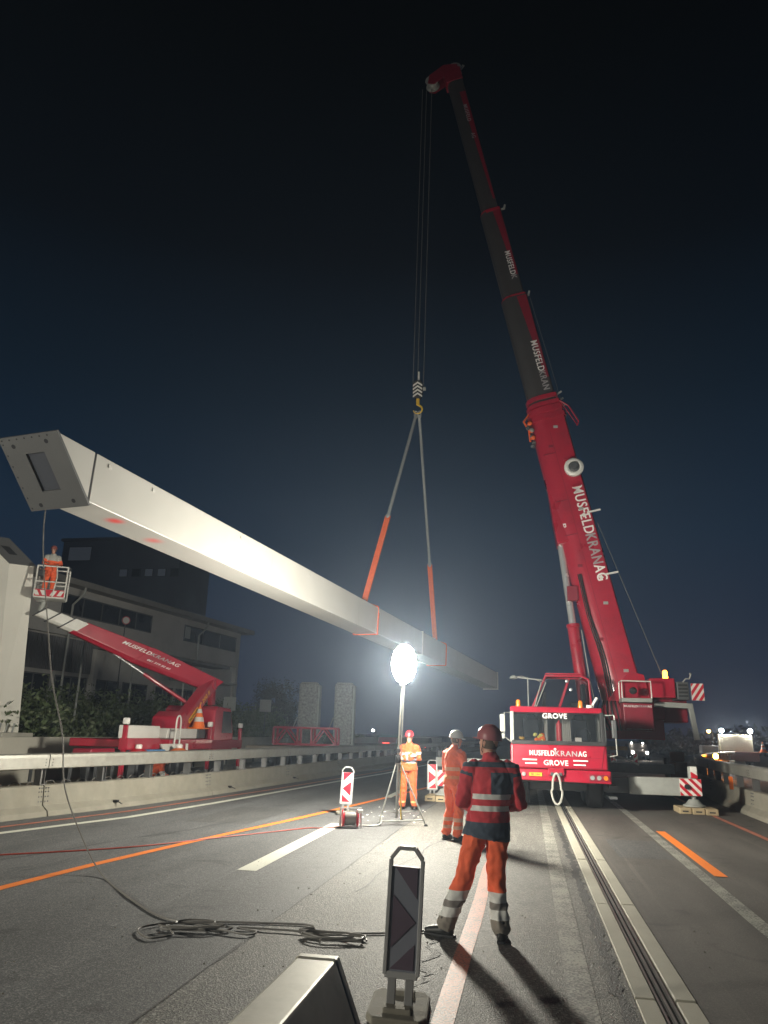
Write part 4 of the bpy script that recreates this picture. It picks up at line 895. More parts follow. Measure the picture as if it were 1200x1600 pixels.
for x, y in ((-.38, PH-.17), (.33, PH-.15), (-.36, -PH+.10), (.36, -PH+.12)): mb.cyl(pv(x, y, th-.002), pv(x, y, th+.003), .04, 12)
mb.build('bolt_holes', HOLE, ep)

# slings
def sling(s, side, top, label, joint_f, xo):
    t = thing('lifting_sling', label, 'sling', bp_(s, 0, hh), 0, 'slings lifting the steel beam'); o = bp_(s, 0, hh)
    up_ = bp_(s-.25, 0, hh+.12); j = up_.lerp(top, joint_f)
    mb = MB(o); e = .02
    ring = [bp_(s-.25, -.05, hh+.12), bp_(s, -hw-e, hh+e), bp_(s+.05, -hw-e, -hh-e), bp_(s+.05, hw+e, -hh-e), bp_(s+.1, hw+e, hh*.6), bp_(s+.05, hw+e, hh+e), bp_(s-.25, .05, hh+.12)]
    for a, b in zip(ring, ring[1:]): mb.bar(a, b, .19, .03, up=(a+b)/2-bp_(s, 0, 0))
    mb.bar(up_, j, .20, .07, up=bd)
    mb.build('orange_strap', ORS, t, bevel=.005)
    mb = MB(o); mb.tube([j, top], .06, 8); mb.lathe(j, [(.05, -.1), (.09, -.03), (.09, .05), (.05, .12)], 8, axis=top-j); mb.build('grey_round_sling', GRS, t, smooth=True)
    return t
TOP = HK+Vector((0, 0, -1.15))
sling(13.85, -1, TOP+Vector((-.06, 0, 0)), 'orange and grey lifting sling on the near side of the hook', .42, 0)
sling(22.4, 1, TOP+Vector((.06, 0, 0)), 'orange and grey lifting sling on the far side of the hook', .36, 0)
t = thing('shackle', 'steel shackles joining the sling ends to the crane hook', 'shackle', TOP)
for dx in (-.07, .07): mb = MB(TOP); mb.tube([TOP+Vector((dx+.07*math.cos(a), 0, .0+.16*math.sin(a))) for a in [k*math.pi/8 for k in range(16)]], .022, 6, closed=True); mb.build('ring', CHR, t, smooth=True)

# column on the left with mating plate
CO2 = Vector((-17.3, 22.9, 1.25))
col = thing('gantry_column', 'pale tapered steel column with sloping top plate at the left edge', 'column', CO2)
mb = MB(CO2)
# pixel derived corner data: front-right edge top (-16.9,21.7,7.2)
tc_ = [(-17.75, 21.1, 7.75), (-16.95, 21.6, 6.92), (-16.37, 22.1, 6.92), (-17.2, 21.7, 7.75)]
bc_ = [(-18.15, 22.5, 1.25), (-17.50, 22.9, 1.25), (-16.95, 23.5, 1.25), (-17.6, 23.2, 1.25)]
mb.add(tc_+bc_, [(0, 1, 2, 3), (7, 6, 5, 4), (0, 4, 5, 1), (1, 5, 6, 2), (2, 6, 7, 3), (3, 7, 4, 0)]); mb.build('shaft', BEAM, col, bevel=.01)
q = [Vector(v) for v in tc_]; cc = sum(q, Vector())/4; nz = (q[1]-q[0]).cross(q[3]-q[0]).normalized()
if nz.z < 0: nz = -nz
mb = MB(CO2); vv = [cc+(v-cc)*1.08 for v in q]; mb.add([v+nz*.004 for v in vv]+[v+nz*.04 for v in vv], [(0, 1, 2, 3), (7, 6, 5, 4), (0, 4, 5, 1), (1, 5, 6, 2), (2, 6, 7, 3), (3, 7, 4, 0)]); tp_ = mb.build('top_plate', PLATE, col)
mb = MB(CO2); vv = [cc+(v-cc)*.33 for v in q]; mb.add([v+nz*.044 for v in vv], [(0, 1, 2, 3)]); mb.build('window_recess', HOLE, tp_)
mb = MB(CO2); mb.b2((-18.4, 22.2, 1.2), (-16.6, 23.8, 1.45)); mb.build('plinth', WALLC, col, bevel=.02)
for k in range(4): mb = MB(CO2); mb.cyl((-16.9+.1*k-.25, 22.5-.1+.2*k, 1.45), (-17.1+.1*k, 22.4+.2*k, 1.75), .03, 8); mb.build('anchor_bolt', GRYM, col)

#@@LIFT
# ------------------------------------------------------------------ lift truck with basket
LO = Vector((-12.3, 24.5, 0))
lt = thing('lift_truck', 'red truck mounted boom lift parked on the far carriageway', 'boom lift', LO)
SH = Vector((0, -.8, 0)); lt.location = LO+SH
def ml(): return MB(LO)
XN, XF = -11.35, -13.3   # side nearest the camera road, far side
mb = ml(); mb.b2((XF+.4, 21.8, .75), (XN-.4, 29.0, 1.05)); mb.build('chassis', DGRY, lt, bevel=.02)
mb = ml(); mb.b2((XF, 21.6, 1.15), (XN, 26.4, 1.38)); mb.build('deck', RED, lt, bevel=.03)
mb = ml(); mb.b2((XN-.3, 21.4, 1.40), (XN, 23.4, 1.78)); mb.build('tool_box', WHT, lt, bevel=.03)
mb = ml(); mb.b2((XN-.3, 23.9, 1.40), (XN, 26.2, 1.72)); mb.build('tool_box', WHT, lt, bevel=.03)
mb = ml(); mb.b2((XN-.3, 26.3, 1.40), (XN, 26.9, 1.72)); mb.build('tool_box', DGRY, lt, bevel=.03)
mb = ml(); mb.b2((XN-.02, 21.0, 1.1), (XN+.25, 23.0, 1.42)); mb.b2((XN-.02, 23.6, 1.05), (XN+.25, 27.0, 1.38)); mb.build('outrigger_beam', RED, lt, bevel=.02)
for yy, w in ((21.05, 0), (27.0, 0), (30.0, 0)):
    mb = ml(); mb.b2((XN+.06, yy-.06, .35), (XN+.18, yy+.06, 1.78)); mb.build('outrigger_leg', RED, lt, bevel=.02)
    mb = ml(); mb.cyl((XN+.12, yy, .1), (XN+.12, yy, .5), .05, 10); mb.lathe((XN+.12, yy, .04), [(.25, 0), (.25, .04), (.08, .09)], 14); mb.build('outrigger_foot', STRW, lt)
    mb = ml(); mb.b2((XN+.04, yy-.08, 1.80), (XN+.20, yy+.08, 1.98)); mb.build('leg_cap', STRW, lt, bevel=.03)
mb = ml(); mb.b2((XN-.1, 27.1, 1.05), (XN+.2, 30.1, 1.35)); mb.build('outrigger_beam', REDD, lt, bevel=.02)
# cab (at far end)
mb = ml(); mb.prism([(27.3, .8), (29.2, .8), (29.2, 1.6), (28.8, 2.5), (27.5, 2.55), (27.3, 2.4)], (XF+.1, 0, 0), (0, 1, 0), (0, 0, 1), 2.0); lc = mb.build('cab', RED, lt, bevel=.06, seg=3)
mb = ml(); mb.prism([(28.0, 1.6), (29.05, 1.6), (28.72, 2.38), (28.0, 2.38)], (XF+2.112, 0, 0), (0, 1, 0), (0, 0, 1), .01); mb.build('side_window', BGL, lc)
mb = ml(); mb.b2((XN-.02, 29.0, 1.6), (XN+.12, 29.1, 2.1)); mb.tube([(XN-.05, 28.9, 2.3), (XN+.08, 29.0, 2.3), (XN+.1, 29.0, 1.7)], .02, 6); mb.build('mirror', BLK, lc)
mb = ml(); mb.lathe((XN+.06, 27.6, 1.15), [(.05, 0), (.05, .04), (.03, .06)], 10, axis=(1, 0, 0)); mb.build('marker_light', AMB, lc)
mb = ml(); mb.prism([(25.1, 1.4), (25.9, 1.4), (25.9, 2.1), (25.6, 2.3), (25.2, 2.1)], (XF+.7, 0, 0), (0, 1, 0), (0, 0, 1), 1.0); mb.build('turret_cover', RED, lt, bevel=.06, seg=3)
for yy in (22.7, 25.0, 28.6):
    for wx in (XN-.22, XF+.22):
        mb = ml(); mb.lathe((wx-.15, yy, .48), [(.25, 0), (.44, .0), (.48, .06), (.48, .26), (.44, .3), (.25, .3)], 20, axis=(1, 0, 0)); mb.build('wheel', BLK, lt, smooth=True)
# ladder, cross brackets, blue board
mb = ml()
for dy in (-.2, .2): mb.tube([(XN+.32, 24.0+dy, .9), (XN+.32, 24.0+dy*.8, 1.9)], .028, 6)
mb.tube([(XN+.32, 24.0+.16*math.cos(a), 1.9+.22*math.sin(a)) for a in [k*math.pi/8 for k in range(9)]], .028, 6)
for z in (1.1, 1.4, 1.7): mb.tube([(XN+.32, 23.82, z), (XN+.32, 24.18, z)], .022, 6)
mb.build('ladder', WHT, lt)
mb = ml(); mb.prism([(22.9, 1.25), (24.4, 1.25), (24.2, 1.1), (23.7, .9), (23.3, .9)], (XN+.27, 0, 0), (0, 1, 0), (0, 0, 1), .05); mb.cyl((XN+.3, 23.7, .7), (XN+.3, 23.7, 1.1), .05, 8); mb.cyl((XN+.3, 24.8, .8), (XN+.3, 24.8, 1.25), .05, 8); mb.build('ladder_bracket', WHT, lt)
# boom: lower arm, main arm
tur = Vector((-11.9, 25.6, 1.55)); elb = Vector((-11.8, 27.9, 3.35)); tipb = Vector((-16.05, 22.35, 5.38))-SH
mb = ml(); mb.cyl(tur-Vector((0, 0, .2)), tur+Vector((0, 0, .25)), .38, 20); mb.build('turret', RED, lt, smooth=True)
mb = ml(); mb.bar(tur+Vector((0, 0, .1)), elb, .42, .50, up=(0, -.6, .8), w2=.42, h2=.42); la = mb.build('lower_arm', RED, lt, bevel=.04)
ld = (elb-tur).normalized(); lside = Vector((1, 0, 0)); lside = (lside-ld*lside.dot(ld)).normalized(); lup = lside.cross(ld)
mb = ml(); mb.sweep([(-.36, -.09), (-.42, 0), (-.36, .09), (.36, .09), (.42, 0), (.36, -.09)], [(tur+ld*1.05+lside*.214, ld, lup), (tur+ld*1.05+lside*.222, ld, lup)]); bdg = mb.build('maker_badge', TXY, la)
mb = ml(); mb.text('PALFINGER', tur+ld*.72+lside*.224-lup*.05, ld, lup, .66, .1, bold=.02); mb.build('lettering', BLK, bdg)
mb = ml(); mb.text('P 200 B', tur+ld*1.62+lside*.216-lup*.07, ld, lup, .85, .16, bold=.02); mb.build('lettering', TXY, la)
md = (tipb-elb).normalized(); mup = Vector((0, 0, 1)); mup = (mup-md*mup.z).normalized(); msd = md.cross(mup)
if msd.dot(Vector((1, -1, 0))) < 0: msd = -msd
ML = (tipb-elb).length
def armsec(name, s0, s1, h0, h1, w, mat, par=lt):
    mb = ml()
    pr = lambda h: [(h*.5, -w*.5), (h*.5, w*.5), (-h*.3, w*.5), (-h*.5, w*.25), (-h*.5, -w*.25), (-h*.3, -w*.5)]
    a = [elb+md*s0+mup*p[0]+msd*p[1] for p in pr(h0)]; b = [elb+md*s1+mup*p[0]+msd*p[1] for p in pr(h1)]
    mb.add(a+b, [tuple(range(5, -1, -1)), tuple(range(6, 12))]+[(i, (i+1) % 6, 6+(i+1) % 6, 6+i) for i in range(6)]); return mb.build(name, mat, par, bevel=.02)
ma = armsec('main_arm', -.25, 2.9, .66, .96, .50, RED); armsec('main_arm_end', 2.88, 5.35, .92, .66, .46, RED, ma)
MLs = [(5.3, 5.75, .60), (5.75, 6.25, .52), (6.25, 6.7, .45), (6.65, ML, .38)]
for s0, s1, h in MLs:
    sct = armsec('telescope_section', s0-.06, s1, h, h, h*.8, WHT); armsec('section_collar', s1-.035, s1+.015, h+.06, h+.06, h*.8+.05, DGRY, sct)
mb = ml(); mb.text('MUSFELD', elb+md*3.82+mup*.10+msd*.26, -md, mup, 1.10, .16, bold=.016); mb.text('AG', elb+md*1.93+mup*.10+msd*.262, -md, mup, .36, .16, bold=.016); mb.text('061 319 50 60', elb+md*2.60+mup*-.16+msd*.26, -md, mup, .92, .09, bold=.02); mb.build('lettering', LET, ma)
mb = ml(); mb.text('KRAN', elb+md*2.69+mup*.10+msd*.261, -md, mup, .73, .16, bold=.02); mb.build('lettering', LETG, ma)
sA, sB = elb+md*3.6-mup*.40, tur+ld*1.6+Vector((-.25, 0, .05))
mb = ml(); mb.cyl(sA, sA.lerp(sB, .42), .035, 10); mb.build('strut_rod', CHR, lt, smooth=True)
mb = ml(); mb.cyl(sA.lerp(sB, .4), sB, .07, 10); mb.build('strut_cylinder', RED, lt, smooth=True)
mb = ml(); mb.bar(elb+Vector((.0, .25, .15)), elb+Vector((0, .35, -.75)), .3, .2, up=(1, 0, 0)); mb.lathe(elb-Vector((.28, 0, 0)), [(.2, 0), (.2, .56)], 16, axis=(1, 0, 0)); mb.build('elbow', RED, lt, bevel=.03)
# basket
BK = Vector((-15.75, 22.30, 5.78))-SH
mb = ml(); mb.cyl(tipb, tipb+Vector((.05, .05, .38)), .09, 10); mb.lathe(tipb+Vector((.0, 0, .32)), [(.16, 0), (.18, .05), (.1, .1)], 12); mb.build('basket_mount', GRYM, lt, smooth=True)
bx = Vector((.87, -.45, 0)).normalized()*-1; bx = Vector((math.cos(R(28)), math.sin(R(28)), 0)); by = Vector((-bx.y, bx.x, 0))
def kb(x, y, z): return BK+bx*x+by*y+Vector((0, 0, z))
mb = ml()
cr_ = [(-.45, -.35), (.50, -.35), (.50, .40), (-.45, .40)]
mb.add([kb(x, y, z) for z in (0, .05) for x, y in cr_], [(3, 2, 1, 0), (4, 5, 6, 7), (0, 1, 5, 4), (1, 2, 6, 5), (2, 3, 7, 6), (3, 0, 4, 7)]); bf = mb.build('basket_floor', WHT, lt)
mb = ml()
for z in (.55, 1.08):
    mb.tube([kb(x, y, z) for x, y in cr_], .024, 8, closed=True)
for x, y in cr_: mb.tube([kb(x, y, .03), kb(x, y, 1.08)], .028, 8)
mb.tube([kb(.12, -.37, .03), kb(.2, -.40, .7), kb(.15, -.38, 1.08)], .02, 6); mb.build('basket_rail', WHT, bf)
for k in range(4):
    mb = ml(); x = -.40+k*.22; sg = 1 if k < 2 else -1
    mb.add([kb(x-.0, -.375, .08), kb(x+.13, -.375, .08), kb(x+.13-sg*.09, -.375, .25), kb(x-sg*.09, -.375, .25)], [(0, 1, 2, 3)]); mb.build('stripe', STRW, bf)
mb = ml(); mb.add([kb(-.45, -.37, .05), kb(.50, -.37, .05), kb(.50, -.37, .28), kb(-.45, -.37, .28)], [(0, 1, 2, 3)]); mb.build('kick_plate', STRR, bf)
mb = ml(); mb.box(kb(-.3, -.38, .82), (.18, .12, .22)); mb.box(kb(.48, .1, 1.12), (.12, .12, .1)); mb.build('control_box', DGRY, bf, bevel=.02)
# traffic cone on truck
def cone(x, y, z, label, h=.55, grp=None):
    t = thing('traffic_cone', label, 'traffic cone', (x, y, z), 0, grp); r = h*.26
    MB().b2((-r*1.35, -r*1.35, 0), (r*1.35, r*1.35, h*.06)).build('base', BLK if h < .6 else ORG, t, bevel=.01)
    pr = lambda z0, z1: [(r*(1-z0)+.02, h*(.06+.94*z0)), (r*(1-z1)+.02, h*(.06+.94*z1))]
    MB().lathe((0, 0, 0), pr(0, 1), 14).build('cone_body', ORG, t, smooth=True)
    for a, b in ((.25, .45), (.62, .80)): p = pr(a, b); MB().lathe((0, 0, 0), [(q[0]+.004, q[1]) for q in p], 14).build('reflective_band', REF, t, smooth=True)
    return t
cone(XN-.16, 25.8, 1.72, 'orange and white traffic cone standing on the lift truck', .85)
# stacked items by barrier
for (x, y, lab, c, c2) in ((-11.0, 20.7, 'red and white lantern stack just behind the barrier, left one', STRR, WHT), (-10.6, 22.5, 'red and white lantern stack just behind the barrier, right one', ORG, WHT)):
    t = thing('warning_lantern', lab, 'lantern', (x, y, 0)); MB().cyl((0, 0, 0), (0, 0, .92), .05, 8).build('post', DGRY, t)
    MB().lathe((0, 0, .92), [(.30, 0), (.32, .04), (.32, .12), (.12, .22)], 14).build('lantern_body', c, t, smooth=True); MB().lathe((.0, 0, 1.0), [(.335, 0), (.335, .05)], 14).build('band', c2, t); MB().lathe((0, 0, 1.14), [(.1, 0), (.1, .1), (.05, .12)], 10).build('lens', c2, t)
t = thing('red_tarpaulin_bundle', 'low red bundle lying behind the barrier rail left of the lanterns', 'tarpaulin', (-11.4, 18.9, 0)); MB().b2((-.3, -.5, .92), (.3, .8, .98)).build('table_top', WOOD, t)
for x in (-.25, .25):
    for y in (-.45, .75): MB().b2((x-.03, y-.03, 0), (x+.03, y+.03, .92)).build('leg', DGRY, t)
MB().b2((-.28, -.45, .98), (.28, .75, 1.16)).build('folded_sheet', REDD, t, bevel=.05, seg=3)
t = thing('blue_sheet', 'blue and white folded sheet behind the barrier between the lanterns', 'sheet', (-11.2, 21.6, 0)); MB().b2((-.3, -.5, 0), (.3, .5, 1.0)).build('box', DGRY, t, bevel=.02); MB().b2((-.34, -.55, 1.0), (.34, .55, 1.10)).build('cover', BLUE, t, bevel=.04)
tag(MB().b2((-.5, -.2, 0), (.5, .2, .95)).build('warning_board', STRR), 'red board against the retaining wall at the left edge', 'panel').location = (-15.05, 18.3, .05)

# flatbed trailer with lattice frame and screens
TO = Vector((-10.8, 42, 0)); tr = thing('flatbed_trailer', 'long pale flatbed trailer beyond the lift truck carrying screens', 'trailer', TO)
mb = MB(TO); mb.b2((-12.4, 33, .95), (-9.2, 52, 1.08)); mb.build('deck', pm('deck_board', (.32, .28, .22), .7, dirt=.4), tr, bevel=.02)
mb = MB(TO); mb.b2((-12.35, 33, .78), (-9.22, 52, .94)); mb.build('side_rail', DGRY, tr)
for yy in (36, 37.3, 38.6, 47, 48.3):
    for wx in (-12.1, -9.75): mb = MB(TO); mb.lathe((wx, yy, .4), [(.2, 0), (.38, 0), (.4, .05), (.4, .25), (.38, .3), (.2, .3)], 18, axis=(1, 0, 0)); mb.build('wheel', BLK, tr, smooth=True)
for yy in (34, 38, 42): mb = MB(TO); mb.lathe((-9.2, yy, .85), [(.045, 0), (.045, .03)], 8, axis=(1, 0, 0)); mb.build('marker_light', AMB, tr)
t = thing('lattice_frame', 'red steel lattice frame lying on the near end of the trailer', 'steel frame', (-10.5, 35.8, 1.08))
mb = MB(); L = 3.1; Hh = .82
for yy in (0, .6):
    for z in (.05, Hh): mb.bar((-L/2, yy, z), (L/2, yy, z), .1, .1)
    for x in (-L/2, -.35, .35, L/2): mb.bar((x, yy, .05), (x, yy, Hh), .1, .1)
fr_ = mb.build('frame', RED, t, bevel=.01)
for a, b in (((-L/2, .05), (-1., Hh)), ((-1., Hh), (-.35, .05)), ((.35, .05), (.9, Hh)), ((.9, Hh), (L/2, .05))):
    for yy in (0, .6): MB().bar((a[0], yy, a[1]), (b[0], yy, b[1]), .07, .07).build('brace', RED, t)
for i, (x0, x1, lab) in enumerate(((-12.15, -11.1, 'tall dark speckled screen on the trailer, left one with a prop'), (-10.15, -9.15, 'tall dark speckled screen on the trailer, right one'))):
    t = thing('display_screen', lab, 'screen', ((x0+x1)/2, 40, 1.08), R(4)); w = x1-x0
    MB().b2((-w/2, -.12, .0), (w/2, .68, 3.2)).build('panel', pm('speckled_panel%d' % i, (.34, .34, .32), .6, var=.7, scale=9, bump=.4, bscale=12), t, bevel=.12, seg=4)
    MB().b2((w/2-.02, .0, .0), (w/2+.08, .6, 3.1)).build('edge_frame', GRYM, t); MB().b2((-w/2+.1, -.04, 3.19), (w/2-.1, .6, 3.25)).build('top_frame', GRYM, t, bevel=.02)
    MB().cyl((-w/2-.5, -.3, 0), (-w/2, -.1, 1.4), .03, 6).build('prop', GRYM, t)
    mb = MB()
    for k in range(26):
        x, z = random.uniform(-w/2+.08, w/2-.08), random.uniform(.1, 3.1); mb.b2((x-.02, -.135, z-.02), (x+.03, -.122, z+.03))
    stuff(mb.build('speckle', GRYM, t))

#@@SMALL
# ------------------------------------------------------------------ balloon light
BT = Vector((-2.56, 15.75, 0))
bt_ = thing('balloon_light', 'glowing white balloon light on a mast with tripod legs', 'work light', BT)
top = Vector((-2.52, 15.6, 2.74)); bc = Vector((-2.49, 15.6, 3.14))
mb = MB(BT); mb.cyl((-2.60, 15.66, .12), (-2.575, 15.62, 1.45), .030, 10); mb.build('mast', GRYM, bt_, smooth=True)
mb = MB(BT); mb.cyl((-2.575, 15.62, 1.40), (-2.55, 15.61, 2.1), .024, 10); mb.cyl((-2.55, 15.61, 2.1), top, .018, 10); mb.cyl((-2.53, 15.66, 1.3), top+Vector((.03, .05, 0)), .011, 6); mb.build('upper_mast', STL, bt_, smooth=True)
mb = MB(BT); mb.lathe(bc, [(.25*math.sin(a)+.002, -.40*math.cos(a)) for a in [math.pi*k/20 for k in range(21)]], 32); bo = mb.build('balloon', BAL, bt_, smooth=True)
mb = MB(BT); mb.lathe(top, [(.05, -.06), (.06, .0), (.05, .03)], 12); mb.build('balloon_collar', BLK, bt_, smooth=True)
col_ = Vector((-2.585, 15.63, 1.22))
for f_ in ((-2.90, 15.35, .015), (-2.00, 15.60, .015), (-2.60, 16.35, .015)):
    f_ = Vector(f_); mb = MB(BT); mb.cyl(col_+Vector((0, 0, .05)), f_, .017, 8); lg = mb.build('leg', GRYM, bt_, smooth=True)
    mb = MB(BT); q = f_.lerp(col_, .22); mb.cyl(q, Vector((-2.6, 15.66, .22)), .011, 6); mb.build('brace', GRYM, lg)
    mb = MB(BT); mb.lathe(f_-Vector((0, 0, .013)), [(.035, 0), (.035, .02), (.02, .04)], 10); mb.build('foot', BLK, lg)
mb = MB(BT); mb.cyl(Vector((-2.90, 15.35, .07)), Vector((-2.05, 15.60, .11)), .016, 8); mb.build('cross_bar', GRYM, bt_)
mb = MB(BT); mb.lathe(col_, [(.05, -.06), (.06, -.03), (.06, .06), (.04, .1)], 12); mb.lathe(col_+Vector((0, 0, .18)), [(.04, -.04), (.05, 0), (.04, .04)], 12); mb.build('clamp', BLK, bt_, smooth=True)
mb = MB(BT); mb.tube(catmull([(-2.85, 15.3, .2), (-2.83, 15.2, .06), (-2.95, 15.1, .02), (-3.2, 15.05, .02), (-3.35, 15.0, .03)], 6), .016, 6); mb.tube([(-2.50, 15.58, 1.2), (-2.52, 15.6, .6), (-2.5, 15.6, .1)], .012, 6, mi=1); mb.build('power_cable', [GRYM, YEL], bt_, smooth=True)

def balloon_copy(loc, label):
    c = copy_tree(bt_); c.location = loc; c['label'] = label; return c
balloon_copy((-12.4, -.5, 0), 'second balloon light on its mast farther back along the road')
# cable reel
t = thing('cable_reel', 'small red cable reel with metal frame standing near the lamp tripod', 'cable reel', (-3.33, 14.75, 0), R(20))
MB().lathe((-.16, 0, .17), [(.15, 0), (.15, .02), (.10, .03), (.10, .27), (.15, .28), (.15, .3)], 20, axis=(1, 0, 0)).build('drum', STRR, t, smooth=True)
MB().lathe((-.12, 0, .17), [(.12, 0), (.125, .02), (.12, .2), (.1, .22)], 20, axis=(1, 0, 0)).build('wound_cable', CORD, t, smooth=True)
mb = MB(); mb.tube([(-.2, -.1, .02), (-.2, 0, .36), (-.2, .1, .02)], .011, 6); mb.tube([(.2, -.1, .02), (.2, 0, .36), (.2, .1, .02)], .011, 6); mb.tube([(-.2, 0, .35), (.2, 0, .35)], .014, 6); mb.tube([(-.2, -.1, .02), (.2, -.1, .02)], .011, 6); mb.tube([(-.2, .1, .02), (.2, .1, .02)], .011, 6); mb.build('stand', CHR, t, smooth=True)
MB().box((.17, -.05, .30), (.1, .12, .06)).build('socket_box', STRW, t, bevel=.01)

# ------------------------------------------------------------------ delineators
def delineator(loc, rz, label, mirror=False, lean=0., base_mat=None, w=.25, h=.98, cols=None):
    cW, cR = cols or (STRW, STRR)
    t = thing('marker_post', label, 'marker post', loc, rz, 'red and white marker posts'); t.rotation_euler = (0, lean, rz)
    mb = MB(); z0, z1 = .22, h-.115
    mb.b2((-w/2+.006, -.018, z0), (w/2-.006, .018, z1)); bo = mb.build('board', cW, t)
    mb = MB()
    rim = [(-w/2, z0), (-w/2, h-.07), (-w/2+.055, h), (w/2-.055, h), (w/2, h-.07), (w/2, z0)]
    for a, b in zip(rim, rim[1:]): mb.bar((a[0], 0, a[1]), (b[0], 0, b[1]), .055, .026, up=(0, 1, 0)) if False else mb.sweep([(-.013, -.0275), (.013, -.0275), (.013, .0275), (-.013, .0275)], [((a[0], 0, a[1]), Vector((b[1]-a[1], 0, -(b[0]-a[0]))).normalized(), (0, 1, 0)), ((b[0], 0, b[1]), Vector((b[1]-a[1], 0, -(b[0]-a[0]))).normalized(), (0, 1, 0))])
    mb.b2((-w/2, -.026, z0-.02), (w/2, .026, z0+.02)); mb.build('rim', pm('marker_rim', (.30, .30, .30), .5) if 'marker_rim' not in MATS else MATS['marker_rim'], t, bevel=.004)
    H_ = z1-z0-.02; sg = -1 if mirror else 1; ww = w-.06
    tris = [[(-.5, 1.0), (.5, 1.0), (.5, .70)], [(-.5, .72), (.5, .47), (-.5, .22)], [(-.5, .02), (.5, .02), (.5, .26)]]
    for tri in tris:
        for yy, y2 in ((-.0185, -1), (.0185, 1)):
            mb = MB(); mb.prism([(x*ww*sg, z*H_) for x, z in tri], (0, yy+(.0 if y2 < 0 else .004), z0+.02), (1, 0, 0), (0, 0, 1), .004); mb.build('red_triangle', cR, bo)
    mb = MB()
    for x in (-.085, .03): mb.b2((x, -.02, .04), (x+.055, .02, .22))
    mb.build('leg', pm('marker_leg', (.22, .22, .22), .6) if 'marker_leg' not in MATS else MATS['marker_leg'], t, bevel=.004)
    mb = MB(); mb.prism([(-.15, -.28), (.15, -.28), (.19, -.2), (.19, .2), (.15, .28), (-.15, .28), (-.19, .2), (-.19, -.2)], (0, 0, .004), (1, 0, 0), (0, 1, 0), .05); bs_ = mb.build('foot_plate', base_mat or CONC, t, bevel=.012)
    for y_ in (-.2, .14): mb = MB(); mb.b2((-.09, y_, .05), (.09, y_+.06, .085)); mb.build('foot_rib', base_mat or CONC, bs_, bevel=.008)
    return t
delineator((-.86, 5.42, 0), R(4), 'nearest marker post, dark against the light, arrow triangles pointing right', lean=R(2.5), w=.215, cols=(pm('shaded_sheeting', (.17, .18, .215), .6, dirt=.3, dcol=(.12, .12, .14)), pm('shaded_red_sheeting', (.085, .06, .085), .6)))  # shade on this post is put into its darker sheeting colours
delineator((-4.01, 17.15, 0), R(10), 'bright red and white marker post beside the cable reel', mirror=True, lean=R(2.8))
delineator((-2.72, 22.6, 0), R(5), 'marker post standing just left of the outrigger plate', w=.28, h=1.02)
delineator((-2.36, 23.4, 0), R(0), 'marker post half hidden behind the left outrigger plate', mirror=True, h=1.06)
delineator((-1.32, 22.2, 0), R(-4), 'marker post peeping out between the two backs of workers', w=.28, h=1.08)
# ------------------------------------------------------------------ cords
def cord(name, pts, r, mat, label, n=8):
    o = MB(pts[0]).tube(catmull(pts, n), r, 6).build(name, mat, smooth=True); o.location = pts[0]; return tag(o, label, 'cord')
cord('guide_rope', [bp_(-.48+mit, -.52, -.48), (-8.02, 10.92, 4.9), (-7.78, 10.75, 4.2), (-7.35, 10.45, 3.3), (-6.88, 10.1, 2.38), (-6.45, 9.9, 1.6), (-6.12, 9.62, .93), (-5.6, 9.35, .35), (-5.05, 8.95, .03), (-4.14, 7.95, .012), (-3.34, 7.22, .012), (-2.8, 7.28, .012), (-2.1, 7.40, .012), (-1.95, 7.30, .012), (-2.05, 7.2, .012), (-1.6, 7.22, .012), (-1.1, 7.40, .012), (-.82, 7.62, .015)], .0095, CORD, 'dark guide rope hanging from the beam end and running over the asphalt')
def coil(cx, cy, n, ex, ey, label, ang):
    pts = []
    for k in range(n*10):
        a = k*2*math.pi/10; rr = 1+random.uniform(-.42, .30); x = ex*math.cos(a)*rr; y = ey*math.sin(a)*rr
        pts.append((cx+x*math.cos(ang)-y*math.sin(ang)+random.uniform(-.01, .01), cy+x*math.sin(ang)+y*math.cos(ang), .013+.014*(k//10)+random.uniform(0, .012)))
    return cord('rope_coil', pts, .0085, CORD, label, 4)
coil(-2.95, 6.98, 3, .30, .12, 'tangled loops of dark rope on the asphalt, left pile', .12)
coil(-1.68, 7.0, 3, .28, .12, 'tangled loops of dark rope on the asphalt near the marker post', .02)
cord('rope', [(-3.3, 7.05, .02), (-3.42, 6.8, .02), (-3.2, 6.55, .02), (-3.05, 6.7, .02), (-3.15, 6.9, .03), (-2.8, 6.95, .03), (-2.45, 6.88, .02), (-2.4, 7.0, .02), (-2.6, 7.08, .02), (-2.2, 7.12, .02), (-1.8, 7.1, .02)], .0085, CORD, 'loose dark rope end looping between the two rope piles')
cord('extension_cord', [(-8.0, 9.2, .012), (-7.1, 9.86, .012), (-5.87, 11.08, .012), (-5.06, 12.51, .012), (-4.5, 13.5, .012), (-4.05, 14.31, .012), (-3.75, 14.45, .012), (-3.45, 14.8, .03)], .011, CORDR, 'thin red extension cord running to the cable reel')

